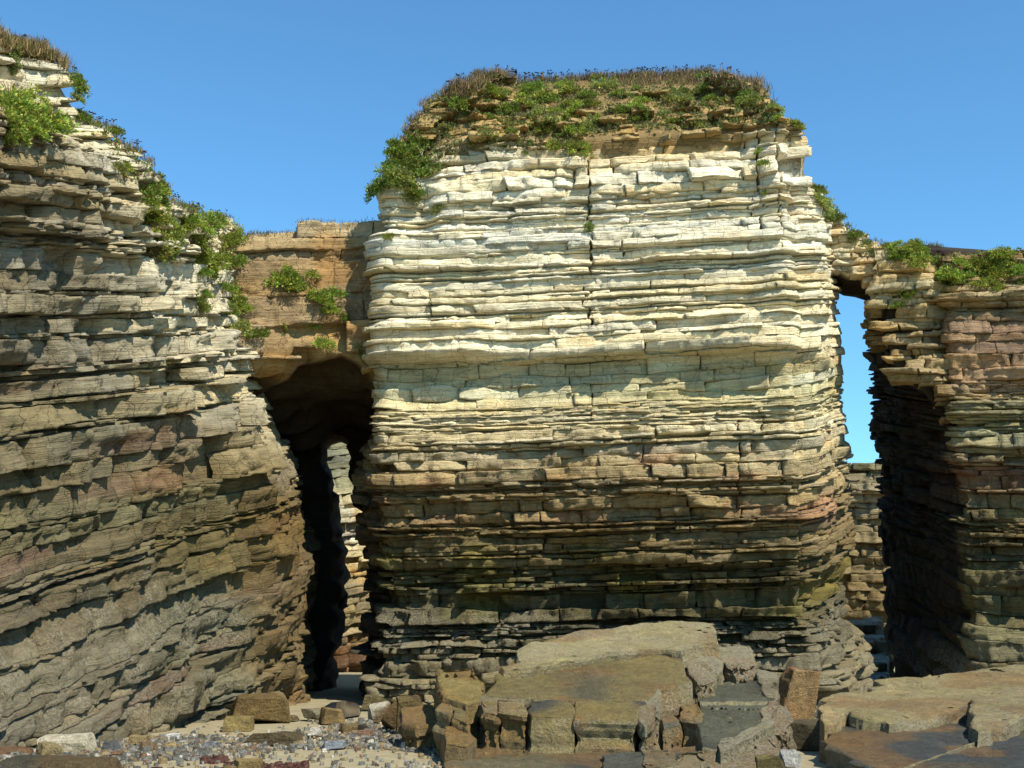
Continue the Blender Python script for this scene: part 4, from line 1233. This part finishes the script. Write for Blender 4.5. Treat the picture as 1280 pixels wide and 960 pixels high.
boulder('stone', 214, 926, 17, 8, 'bright white stone at the upper edge of the pebble bank', 'stone', (240, 236, 224), (224, 218, 204), 120)
boulder('stone', 184, 941, 24, 14, 'two-toned brown wedge stone among the grey pebbles', 'stone', (150, 124, 88), (120, 98, 74), 121, 0.8, 0.4, 0, 0, 0.35)
boulder('stone', 136, 940, 20, 11, 'rounded slate-grey stone among the pebbles', 'stone', (112, 112, 110), (96, 96, 94), 122)
boulder('stone', 393, 922, 14, 10, 'pale round stone on the sand above the pebbles', 'stone', (220, 212, 192), (200, 190, 166), 123)
boulder('flat_rock', 418, 937, 28, 9, 'pale blue-grey slate plate in the pebbles below the cave', 'rock', (166, 174, 178), (150, 158, 164), 124, 0.6)
boulder('stone', 262, 938, 20, 10, 'pale bluish stone in the middle of the pebble bank', 'stone', (170, 172, 166), (150, 150, 146), 125)
boulder('stone', 455, 922, 22, 9, 'pinkish flat stone right of the cave mouth pebbles', 'stone', (186, 142, 110), (170, 130, 100), 126)
boulder('stone', 468, 862 + 25, 24, 16, 'greenish round stone at the dark foot of the stack', 'stone', (126, 112, 70), (96, 88, 58), 127)
boulder('flat_rock', 62, 968, 150, 16, 'wet brown flat slab filling the bottom left corner', 'rock', (118, 98, 62), (92, 88, 70), 128, 0.45, 0.06, 0, 0, 0.08)
boulder('flat_rock', 14, 946, 44, 10, 'thin reddish brown slab at the left edge under the cliff', 'rock', (142, 108, 74), (116, 92, 62), 129, 0.5, 0.1, 0, 0, 0.12)
for k, (x, y, w, h) in enumerate([(535, 903, 34, 20), (486, 905, 20, 9), (362, 902, 16, 8)]):
    boulder('boulder', x, y, w, h, ['squared brown block where the outcrop meets the sand', 'thin tan plate leaning by the pointed stone', 'small tan cobble left of the cave entrance'][k], 'boulder',
            (136, 118, 74), (112, 98, 62), 140 + k, 0.9)
# stepped brown rocks standing low in the right gap
gap = empty('rock_outcrop', (18, 63, 0))
tag(gap, 'stepped brown rocks low in the right gap, in front of the far cliff', 'rock outcrop')
for k, (p0, p1, Ya, Yb, zt_) in enumerate([(1056, 1104, 67, 71, 3.1), (1060, 1106, 63.5, 66.8, 2.2), (1064, 1110, 60.2, 63.3, 1.3), (1068, 1112, 57.4, 60, 0.6)]):
    prism('rock_block', [np.array([px_x(p0, zt_, Ya), Ya, zt_ - 0.15]), np.array([px_x(p1, zt_, Ya), Ya + 0.3, zt_ - 0.1]), np.array([px_x(p1, zt_, Yb), Yb, zt_ + 0.3]), np.array([px_x(p0, zt_, Yb), Yb, zt_ + 0.25])],
          -0.4, shore_cols((142, 124, 80), (122, 100, 64), .1, .2, 60 + k), gap, 60 + k, 0.25, 0.12, bev=0.12, rag=0.15, lam=0.1, step=0.1)

# ------------------------------------------------------------------ pebbles, weed, pool
def chip_mesh(n, pts, sizes, rng, cols):
    """n flat angular chips: a six-sided plate each, uneven, 20 triangles"""
    ang = np.linspace(0, 2 * np.pi, 7)[:-1]
    a = ang[None] + rng.normal(0, 0.25, (n, 6)) + rng.random((n, 1)) * 6.28
    r = rng.uniform(0.55, 1.1, (n, 6)) * sizes[:, None]
    asp = rng.uniform(0.45, 0.9, (n, 1)); rot = rng.random((n, 1)) * 6.28
    x0, y0 = r * np.cos(a), r * np.sin(a) * asp
    x = x0 * np.cos(rot) - y0 * np.sin(rot); y = x0 * np.sin(rot) + y0 * np.cos(rot)
    tx, ty = rng.normal(0, 0.16, (n, 1)), rng.normal(0, 0.16, (n, 1))
    th = sizes[:, None] * rng.uniform(0.18, 0.5, (n, 1))
    zt = x * tx + y * ty + th; zb = x * tx * 0.5 - 0.05
    top = np.stack([x * 0.85, y * 0.85, zt], -1); bot = np.stack([x, y, zb], -1)
    V = np.concatenate([top, bot], 1) + pts[:, None, :]
    base = np.arange(n)[:, None] * 12
    tris = []
    for i in range(1, 5): tris.append([0, i, i + 1])
    quads = [[i, i + 6, (i + 1) % 6 + 6, (i + 1) % 6] for i in range(6)]
    T = (base[:, None, :] + np.array(tris)[None]).reshape(-1, 3)
    Q = (base[:, None, :] + np.array(quads)[None]).reshape(-1, 4)
    return V.reshape(-1, 3), Q, T, np.repeat(cols, 12, 0)
PEB = [(0, 941), (70, 932), (150, 926), (220, 920), (300, 922), (350, 918), (395, 910), (440, 905), (490, 902), (540, 912), (566, 930), (562, 944), (480, 937), (430, 936), (360, 938), (300, 944), (240, 950), (100, 952), (0, 956)]
def inside(x, y, poly):
    r = False
    n = len(poly)
    for i in range(n):
        x1, y1 = poly[i]; x2, y2 = poly[(i + 1) % n]
        if (y1 > y) != (y2 > y) and x < (x2 - x1) * (y - y1) / (y2 - y1) + x1:
            r = not r
    return r
PCOL = [(120, 119, 110), (104, 104, 97), (134, 131, 119), (92, 88, 78), (150, 141, 118), (136, 122, 92), (150, 130, 92), (122, 96, 72), (186, 180, 164), (84, 78, 66)]
def scatter_px(poly, n, rng, dens=None):
    xs = [p[0] for p in poly]; ys = [p[1] for p in poly]
    out = []
    while len(out) < n:
        x, y = rng.uniform(min(xs), max(xs)), rng.uniform(min(ys), max(ys))
        if inside(x, y, poly) and (dens is None or rng.random() < dens(x, y)):
            out.append(on_plane(x, y, 0.0, 30, 0))
    return np.array(out)
rng = np.random.default_rng(77)
pd = lambda x, y: 0.25 + 0.75 * (vnoise(x * 0.02, y * 0.06, 1.0) > -0.25)
P = np.concatenate([scatter_px(PEB, 5200, rng, pd), scatter_px([(0, 935), (250, 905), (560, 895), (580, 965), (300, 970), (0, 970)], 800, rng)])
big = rng.uniform(0.10, 0.20, 110)
small = np.clip(rng.lognormal(-2.9, 0.45, len(P) - 110), 0.03, 0.13)
P[:, 2] = 0.0 + 0.05 * rng.random(len(P))
pc = np.array([rgba(lin(PCOL[i])[None] * (1.0 + 0.5 * rng.random()), 0)[0] for i in rng.choice(len(PCOL), len(P), p=[.22, .16, .14, .1, .1, .08, .06, .05, .05, .04])])
V, Q, T, C = chip_mesh(len(small), P[110:], small, rng, pc[110:])
o = mesh_obj('pebbles', V, Q, T, C, M_STONE); tag(o, 'bank of small blue-grey slate chips and pebbles on the sand', None, None, 'stuff')
for i in range(110):
    V, Q, T, C = chip_mesh(1, np.zeros((1, 3)), big[i:i + 1], rng, pc[i:i + 1])
    o = mesh_obj('slate_stone', V, Q, T, C, M_STONE)
    o.location = P[i] + np.array([0, 0, 0.03])
    tag(o, 'flat angular slate stone lying in the pebble bank before the cave', 'stone', 'larger stones of the pebble bank')
# torn red seaweed along the tide line
wp = np.concatenate([scatter_px([(140, 946), (200, 950), (290, 948), (330, 958), (390, 956), (380, 972), (120, 972)], 500, rng, lambda x, y: float(vnoise(x * 0.03, y * 0.1, 4.0) > 0.0)),
                     scatter_px([(0, 962), (60, 955), (130, 962), (120, 975), (0, 975)], 120, rng)])
ws = rng.uniform(0.06, 0.16, len(wp)); wp[:, 2] = 0.0 + rng.random(len(wp)) * 0.03
V, Q, T, C = chip_mesh(len(wp), wp, ws, rng, np.ones((len(wp), 4)))
o = mesh_obj('seaweed', V, Q, T, None, M_WEED); tag(o, 'dark red seaweed washed up along the bottom edge of the sand', None, None, 'stuff')
# wet hollow in the cave
pool = [on_plane(x, y, 0.03, 30, 0) for x, y in [(400, 893), (404, 884), (414, 878), (430, 876), (446, 879), (452, 886), (450, 894), (430, 897)]]
bm = bmesh.new(); bm.faces.new([bm.verts.new((p[0], p[1], 0.03 + 0 * p[2])) for p in pool][::-1]); bm.normal_update()
for f in bm.faces:
    if f.normal.z < 0: f.normal_flip()
me = bpy.data.meshes.new('tide_pool'); bm.to_mesh(me); bm.free(); me.materials.append(M_WATER)
o = bpy.data.objects.new('tide_pool', me); COL.objects.link(o); tag(o, 'shallow dark pool on the cave floor', None, None, 'structure')

# ================================================================== THINGS: plants
bpy.context.view_layer.update()
DG = bpy.context.evaluated_depsgraph_get()
def hit(px, py):
    d = ray(px, py)
    ok, loc, nor, _, ob, _ = S.ray_cast(DG, Vector((0, 0, CAM_H)), Vector(d).normalized())
    return (loc, nor, ob) if ok else (None, None, None)

def leaf_clump(seed, n, R, flat=0.7, yellow=0.08, leaf=0.075, base=((58, 92, 26), (116, 142, 50))):
    """a cushion of fleshy leaves: thin stems fan out and each leaf is a bent three-point blade"""
    rng = np.random.default_rng(seed)
    # shoots
    ns = max(n // 9, 6)
    sd_ = rng.normal(size=(ns, 3)); sd_[:, 2] = np.abs(sd_[:, 2]) * 0.9 + 0.05
    sd_ /= np.linalg.norm(sd_, axis=1)[:, None]
    sl = R * rng.uniform(0.55, 1.1, ns)
    tips = sd_ * sl[:, None] * np.array([1, 1, flat])
    which = rng.integers(0, ns, n)
    t = rng.uniform(0.55, 1.0, n) ** 0.7
    P0 = tips[which] * t[:, None] + rng.normal(0, 0.03 * R / 0.4, (n, 3))
    D = sd_[which] + rng.normal(0, 0.55, (n, 3)) + np.array([0, 0, 0.45])
    D /= np.linalg.norm(D, axis=1)[:, None]
    L = leaf * rng.uniform(0.7, 1.7, n)
    side = np.cross(D, rng.normal(size=(n, 3))); side /= np.linalg.norm(side, axis=1)[:, None]
    W = L * rng.uniform(0.22, 0.36, n)
    a = P0; b = P0 + D * (L * 0.55)[:, None] + side * W[:, None]; c = P0 + D * L[:, None]; d = P0 + D * (L * 0.55)[:, None] - side * W[:, None]
    V = np.stack([a, b, c, d], 1).reshape(-1, 3)
    Q = np.arange(4 * n).reshape(-1, 4)
    mix = rng.random(n)[:, None] * 0.6 + 0.4 * rng.random(ns)[which][:, None]
    C = lin(base[0]) * (1 - mix) + lin(base[1]) * mix
    fl = rng.random(n) < yellow
    C[fl] = lin((186, 182, 72))
    br = rng.random(n) < 0.10
    C[br] = lin((124, 96, 52))
    C = rgba(C, 1)
    return V, Q, np.repeat(C, 4, 0)

def stems_mesh(seed, n, R):
    rng = np.random.default_rng(seed)
    sd_ = rng.normal(size=(n, 3)); sd_[:, 2] = np.abs(sd_[:, 2]) + 0.2; sd_ /= np.linalg.norm(sd_, axis=1)[:, None]
    tip = sd_ * R * 0.8
    w = 0.008
    o1 = np.cross(sd_, np.array([0.3, 0.5, 0.8])); o1 /= np.linalg.norm(o1, axis=1)[:, None]; o2 = np.cross(sd_, o1)
    ring = np.stack([o1 * w, (-0.5 * o1 + 0.87 * o2) * w, (-0.5 * o1 - 0.87 * o2) * w], 1)
    V = np.concatenate([ring, ring * 0.6 + tip[:, None]], 1)
    b = np.arange(n)[:, None, None] * 6
    Q = (b + np.array([[0, 1, 4, 3], [1, 2, 5, 4], [2, 0, 3, 5]])[None]).reshape(-1, 4)
    return V.reshape(-1, 3), Q, np.tile(np.array([*lin((104, 90, 50)), 1]), (n * 6, 1))

protos = []
for k in range(5):
    V, Q, C = leaf_clump(200 + k, 1000, 0.42, 0.6, 0.08 + 0.07 * (k % 3), 0.052, [((76, 106, 38), (134, 160, 62)), ((88, 116, 40), (156, 176, 70)), ((94, 116, 60), (146, 160, 92)), ((70, 98, 36), (124, 152, 62)), ((98, 122, 44), (164, 176, 74))][k])
    f = mesh_obj('foliage', V, Q, None, C, M_LEAF)
    V, Q, C = stems_mesh(300 + k, 22, 0.42)
    st = mesh_obj('stems', V, Q, None, C, M_STRAW)
    protos.append((f.data, st.data))
    bpy.data.objects.remove(f); bpy.data.objects.remove(st)
n_plants = 0
def plant(px, py, scale, label, group, kind=None, name='samphire_clump', cat='plant', push=0.05, squash=1.0):
    global n_plants
    loc, nor, ob = hit(px, py)
    if loc is None or loc.y > 70: return None
    k = RNG.integers(0, 5) if kind is None else kind
    root = empty(name, loc)
    for nm, me in zip(('foliage', 'stems'), protos[k]):
        o = bpy.data.objects.new(nm, me); COL.objects.link(o); o.parent = root
    up = Vector((0, 0, 1)) * 0.75 + nor * 0.7
    q = up.to_track_quat('Z', 'Y')
    root.rotation_euler = (q @ Matrix.Rotation(RNG.random() * 6.28, 3, 'Z').to_quaternion()).to_euler()
    root.location = loc + nor * push
    s_ = scale * RNG.uniform(0.8, 1.25)
    root.scale = (s_, s_, s_ * squash)
    tag(root, label, cat, group)
    n_plants += 1
    return root

def patch(poly, n, scale, label, group, seed, kinds=None, dens=None):
    rng = np.random.default_rng(seed)
    xs = [p[0] for p in poly]; ys = [p[1] for p in poly]
    k = 0; tries = 0
    while k < n and tries < n * 60:
        tries += 1
        x, y = rng.uniform(min(xs), max(xs)), rng.uniform(min(ys), max(ys))
        if not inside(x, y, poly): continue
        if dens is not None and rng.random() > dens(x, y): continue
        if plant(x, y, scale * rng.uniform(0.65, 1.25), label, group, None if kinds is None else int(rng.choice(kinds))) is not None: k += 1

patch([(466, 196), (512, 150), (556, 150), (560, 185), (545, 215), (520, 250), (478, 252), (466, 215)], 28, 1.3, 'bushy green plant hanging on the upper left shoulder of the stack', 'green plants on the left shoulder of the stack', 1, [0, 2, 3])
patch([(545, 140), (600, 105), (650, 120), (640, 170), (600, 185), (555, 185)], 12, 1.01, 'small grey-green plant scattered on the bare soil left of the big green patch', 'scattered plants left on the slope of the stack', 2, [2, 0, 3])
patch([(640, 125), (690, 95), (745, 98), (775, 130), (745, 165), (728, 192), (695, 190), (665, 170), (650, 155)], 29, 1.16, 'leafy green plant in the big patch at the middle of the stack top', 'green plants of the big patch on the stack top', 3, [0, 1, 4, 2])
patch([(594, 108), (612, 98), (632, 104), (630, 122), (604, 124)], 5, 1.0, 'small green plant near the upper left of the stack top', 'green plants upper left on the stack top', 41)
patch([(760, 112), (860, 95), (945, 112), (950, 150), (900, 158), (820, 160), (770, 150)], 31, 0.9, 'low green plant on the right half of the stack top', 'green plants right on the stack top', 4, [0, 1, 3, 2])
patch([(945, 115), (975, 125), (1000, 155), (985, 165), (955, 150)], 6, 0.87, 'green plant at the upper right corner of the stack', 'green plants at the right corner of the stack', 5)
for x, y, s_, lab in [(954, 207, .5, 'single green tuft in the crack near the right corner of the stack'), (950, 190, .35, 'tiny green tuft just above the crack tuft near the right corner'), (956, 240, .3, 'tiny green tuft below the crack tuft near the right corner'),
                      (737, 264, .42, 'green tuft in the central crack of the pale beds, upper of two'), (736, 284, .40, 'green tuft in the central crack of the pale beds, lower of two'),
                      (486, 296, .5, 'small dark green tuft in the notch at the left edge of the stack'), (548, 262, .75, 'dry straggling grey-brown plant hanging below the left shoulder of the stack'),
                      (655, 192, .35, 'small green tuft on the top pale bed of the stack')]:
    plant(x, y, s_ * 1.3, lab, None, 2 if 'dry' in lab else None)
# left cliff
patch([(0, 112), (25, 118), (60, 138), (74, 158), (40, 166), (0, 164)], 15, 1.45, 'bright green plant on the high ledge of the left cliff', 'green plants on the ledge of the left cliff', 6, [1, 4])
patch([(0, 62), (14, 60), (18, 78), (4, 84)], 2, 0.87, 'green plant just under the grassy top of the left cliff', 'plants under the top of the left cliff', 7)
patch([(88, 100), (106, 104), (112, 150), (98, 152)], 6, 0.8, 'small green plant in the gully high on the left cliff', 'plants in the high gully of the left cliff', 8)
patch([(138, 145), (152, 160), (150, 172), (136, 160)], 2, 0.65, 'small plant on the skyline slope of the left cliff', 'plants on the skyline slope of the left cliff', 9)
patch([(178, 205), (200, 212), (218, 250), (216, 312), (192, 312), (184, 262)], 16, 1.09, 'green plant in the tall strip down the slope of the left cliff', 'green plants in the slope strip of the left cliff', 10, [0, 1, 3, 4])
patch([(145, 205), (162, 208), (160, 222), (148, 220)], 2, 0.72, 'dull green plant on a small step of the left cliff', 'plants on a small step of the left cliff', 11)
patch([(230, 260), (258, 266), (300, 274), (334, 288), (300, 296), (286, 316), (262, 348), (238, 330), (234, 292)], 29, 1.16, 'leafy green plant where the left cliff meets the arch', 'green plants where the left cliff meets the arch', 12, [0, 1, 4])
patch([(284, 322), (300, 330), (306, 380), (330, 428), (312, 438), (290, 405), (280, 372)], 15, 1.01, 'green plant in the narrow strip beside the left arch', 'green plants in the strip beside the left arch', 13)
patch([(240, 352), (256, 356), (262, 390), (246, 392)], 5, 0.8, 'green plant on the pale beds below the slope strip', 'plants on the pale beds of the left cliff', 14)
patch([(346, 335), (372, 322), (392, 335), (396, 356), (416, 362), (418, 382), (396, 386), (372, 374), (348, 364)], 14, 1.09, 'bright green bush on the face of the left arch', 'shoots of the bush on the left arch', 15, [0, 1, 4])
for x, y, s_, lab in [(412, 392, .8, 'green bush at the lower right of the big bush on the arch'), (430, 397, .6, 'small green tuft at the right end of the arch bushes'), (354, 408, .45, 'lone small tuft low on the left arch face'),
                      (392, 408, .6, 'green tuft just above the lip of the left arch'), (404, 432, .75, 'green tuft hanging over the lip of the left arch'), (448, 440, .75, 'green tuft under the right end of the left arch')]:
    plant(x, y, s_ * 1.5, lab, None)
# right side
patch([(1016, 232), (1030, 240), (1056, 268), (1050, 280), (1024, 268)], 10, 1.01, 'green plant on the slope between the stack and the right arch', 'green plants beside the right arch', 16, [0, 3, 2])
patch([(1058, 284), (1084, 296), (1084, 310), (1066, 308)], 4, 0.8, 'small green plant on top of the right arch', 'plants on top of the right arch', 17)
patch([(1092, 312), (1130, 303), (1172, 312), (1170, 330), (1120, 326), (1096, 326)], 15, 0.87, 'low green plant on the top of the right cliff, left of the dark slabs', 'green plants left on the right cliff top', 18)
patch([(1174, 334), (1200, 326), (1282, 312), (1282, 356), (1220, 362), (1180, 350)], 27, 1.09, 'green plant on the band below the dark top slabs of the right cliff', 'green plants below the top slabs of the right cliff', 19, [0, 1, 4])
patch([(1122, 356), (1142, 352), (1146, 380), (1122, 392)], 5, 0.8, 'small green plant on the face at the left corner of the right cliff', 'plants at the left corner of the right cliff', 20)
patch([(412, 585), (428, 585), (432, 618), (416, 618)], 0, 1.16, 'far green plant', None, 21)

# ------------------------------------------------------------------ dry grass and dead flower stalks on the tops
def grass_mesh(pts, nors, per, H, seed, cols, w=0.012, spread=0.25):
    rng = np.random.default_rng(seed)
    P = np.repeat(pts, per, 0) + rng.normal(0, 0.12, (len(pts) * per, 3)) * np.array([1, 1, 0.3])
    n = len(P)
    D = np.array([0, 0, 1.0]) + rng.normal(0, spread, (n, 3)) + np.repeat(nors, per, 0) * 0.3
    D /= np.linalg.norm(D, axis=1)[:, None]
    L = H * rng.uniform(0.5, 1.2, n)
    a = rng.random(n) * 6.28
    s_ = np.stack([np.cos(a), np.sin(a), 0 * a], 1) * w
    bend = rng.normal(0, 0.25, (n, 3)) * L[:, None]; bend[:, 2] = -np.abs(bend[:, 2]) * 0.5
    m = P + D * (L * 0.55)[:, None]; t = P + D * L[:, None] + bend * 0.6
    V = np.stack([P - s_, P + s_, m + s_ * 0.7, m - s_ * 0.7, t], 1).reshape(-1, 3)
    b = np.arange(n)[:, None] * 5
    Q = b + np.array([[0, 1, 2, 3]]); T = b + np.array([[3, 2, 4]])
    ci = rng.integers(0, len(cols), n)
    C = rgba(np.array([lin(c) for c in cols])[ci] * rng.uniform(0.7, 1.3, (n, 1)), 1)
    return V, Q, T, np.repeat(C, 5, 0)
def px_points(poly, n, seed):
    rng = np.random.default_rng(seed)
    xs = [p[0] for p in poly]; ys = [p[1] for p in poly]
    L, N, t = [], [], 0
    while len(L) < n and t < n * 30:
        t += 1
        x, y = rng.uniform(min(xs), max(xs)), rng.uniform(min(ys), max(ys))
        if inside(x, y, poly):
            loc, nor, ob = hit(x, y)
            if loc is not None and loc.y < 75: L.append(loc[:]); N.append(nor[:])
    return np.array(L), np.array(N)
def skyline(x0, x1, n, seed, ylo=20, yhi=400):
    """points where the sight line, lowered step by step in a column, first meets ground"""
    rng = np.random.default_rng(seed)
    L, N = [], []
    for x in rng.uniform(x0, x1, n):
        y = ylo
        while y < yhi and hit(x, y)[0] is None: y += 16
        y -= 16
        for _ in range(10):
            loc, nor, ob = hit(x, y)
            if loc is not None and loc.y < 75:
                L.append(loc[:]); N.append(nor[:]); break
            y += 2
    return np.array(L), np.array(N)
DRY = [(150, 126, 84), (124, 100, 68), (112, 106, 62), (138, 110, 78), (92, 88, 52)]
def dry(name, L, N, per, H, seed, label, cols=DRY, w=0.012):
    if len(L) == 0: return
    V, Q, T, C = grass_mesh(L, N, per, H, seed, cols, w)
    o = mesh_obj(name, V, Q, T, C, M_STRAW); tag(o, label, None, None, 'stuff')
a1 = skyline(500, 965, 420, 1); a2 = px_points([(540, 112), (600, 90), (660, 76), (760, 78), (860, 84), (940, 100), (950, 116), (860, 108), (760, 108), (690, 98), (640, 100), (560, 130)], 650, 2)
dry('dry_grass', np.concatenate([a1[0], a2[0]]), np.concatenate([a1[1], a2[1]]), 9, 0.34, 3, 'dry brown grass along the crest of the stack')
a3 = px_points([(470, 190), (560, 130), (700, 100), (950, 110), (980, 150), (900, 160), (760, 165), (600, 185), (480, 240)], 420, 4)
dry('dry_grass', a3[0], a3[1], 7, 0.22, 5, 'sparse grey-green grass over the slope of the stack top', [(128, 118, 72), (104, 108, 60), (146, 126, 84), (96, 100, 56)])
b1 = skyline(-40, 82, 140, 6, 10); b2 = px_points([(0, 38), (40, 52), (74, 70), (70, 80), (30, 72), (0, 60)], 220, 7)
dry('dry_grass', np.concatenate([b1[0], b2[0]]) if len(b2[0]) else b1[0], np.concatenate([b1[1], b2[1]]) if len(b2[0]) else b1[1], 10, 0.4, 8, 'dry tan grass tuft on the top of the left cliff')
c1 = skyline(82, 335, 260, 9, 60)
dry('dry_grass', c1[0], c1[1], 6, 0.22, 10, 'thin brown grass down the skyline of the left cliff', [(110, 96, 56), (128, 106, 70), (96, 104, 52)])
d1 = skyline(335, 468, 90, 11, 240); d2 = skyline(1030, 1180, 150, 12, 210)
dry('dry_grass', d1[0], d1[1], 5, 0.12, 13, 'short brown turf on the left arch', [(118, 98, 60), (104, 92, 54)])
dry('dry_grass', d2[0], d2[1], 6, 0.2, 14, 'short brown grass along the right arch and cliff top', [(118, 98, 60), (104, 92, 54), (96, 104, 52)])

def ground_cover(L, N, R, per, seed, label, bases):
    rng = np.random.default_rng(seed)
    Vs, Qs, Cs, no = [], [], [], 0
    bank = [leaf_clump(600 + k, per, R, 0.6, 0.04, 0.06, bases[k % len(bases)]) for k in range(6)]
    for p, n in zip(L, N):
        V, Q, C = bank[rng.integers(0, 6)]
        a = rng.random() * 6.28; s_ = rng.uniform(0.6, 1.3)
        W = np.stack([V[:, 0] * np.cos(a) - V[:, 1] * np.sin(a), V[:, 0] * np.sin(a) + V[:, 1] * np.cos(a), V[:, 2]], -1) * s_
        Vs.append(W + p); Qs.append(Q + no); Cs.append(C * np.array([*(rng.uniform(0.7, 1.15) * np.ones(3)), 1])); no += len(V)
    if Vs:
        o = mesh_obj('ground_cover', np.concatenate(Vs), np.concatenate(Qs), None, np.concatenate(Cs), M_LEAF)
        tag(o, label, None, None, 'stuff')
gc = [((84, 102, 50), (132, 146, 78)), ((92, 106, 56), (142, 152, 90)), ((70, 100, 40), (124, 150, 64)), ((104, 96, 62), (136, 124, 84))]
q = px_points([(476, 190), (540, 120), (640, 86), (760, 84), (900, 90), (965, 115), (1000, 158), (900, 162), (760, 168), (680, 190), (600, 186), (540, 210), (478, 240)], 950, 31)
ground_cover(q[0], q[1], 0.27, 60, 32, 'sparse grey-green creeping plants between the bushes on the stack top', gc)
q = px_points([(85, 95), (130, 140), (180, 200), (230, 262), (300, 276), (290, 300), (230, 300), (170, 230), (110, 150)], 110, 33)
ground_cover(q[0], q[1], 0.22, 50, 34, 'sparse creeping plants down the sloping shoulder of the left cliff', gc)
q = px_points([(1020, 250), (1060, 285), (1100, 308), (1180, 318), (1282, 312), (1282, 345), (1180, 345), (1100, 325), (1050, 300)], 110, 35)
ground_cover(q[0], q[1], 0.2, 50, 36, 'sparse creeping plants over the right arch and cliff top', gc)

def stalks(pts, seed, H, label):
    rng = np.random.default_rng(seed)
    bm = bmesh.new()
    for p in pts:
        h = H * rng.uniform(0.6, 1.2)
        lean = Vector((rng.normal() * 0.12, rng.normal() * 0.12, 1)).normalized()
        base = Vector(p); top = base + lean * h
        r = 0.007
        vs = [bm.verts.new(base + Vector((math.cos(a) * r, math.sin(a) * r, 0))) for a in (0, 2.1, 4.2)] + [bm.verts.new(top + Vector((math.cos(a) * r, math.sin(a) * r, 0))) for a in (0, 2.1, 4.2)]
        for i in range(3):
            j = (i + 1) % 3
            bm.faces.new((vs[i], vs[j], vs[3 + j], vs[3 + i]))
        for q in range(rng.integers(3, 7)):
            c = top + Vector((rng.normal() * 0.045, rng.normal() * 0.045, rng.normal() * 0.02))
            m = Matrix.Translation(c) @ Matrix.Diagonal((1, 1, 0.6, 1))
            bmesh.ops.create_icosphere(bm, subdivisions=1, radius=rng.uniform(0.02, 0.04), matrix=m)
    me = bpy.data.meshes.new('dead_flower_stalks'); bm.to_mesh(me); bm.free()
    a = me.color_attributes.new('Col', 'FLOAT_COLOR', 'POINT')
    a.data.foreach_set('color', np.tile(np.array([*lin((62, 46, 40)), 1], np.float32), len(me.vertices)))
    me.materials.append(M_STRAW)
    o = bpy.data.objects.new('dead_flower_stalks', me); COL.objects.link(o)
    tag(o, label, None, None, 'stuff')
g = skyline(632, 690, 46, 21); g2 = skyline(690, 925, 70, 22); g3 = skyline(560, 640, 14, 25)
stalks(np.concatenate([g[0], g2[0], g3[0]]), 23, 0.42, 'dark dead flower heads standing along the crest of the stack')
g = skyline(0, 300, 46, 24, 10)
stalks(g[0], 26, 0.36, 'dark dead flower heads along the skyline of the left cliff')
print('plants', n_plants, 'objects', len(bpy.data.objects), 'tris', sum(len(o.data.polygons) * 2 for o in bpy.data.objects if o.type == 'MESH'))
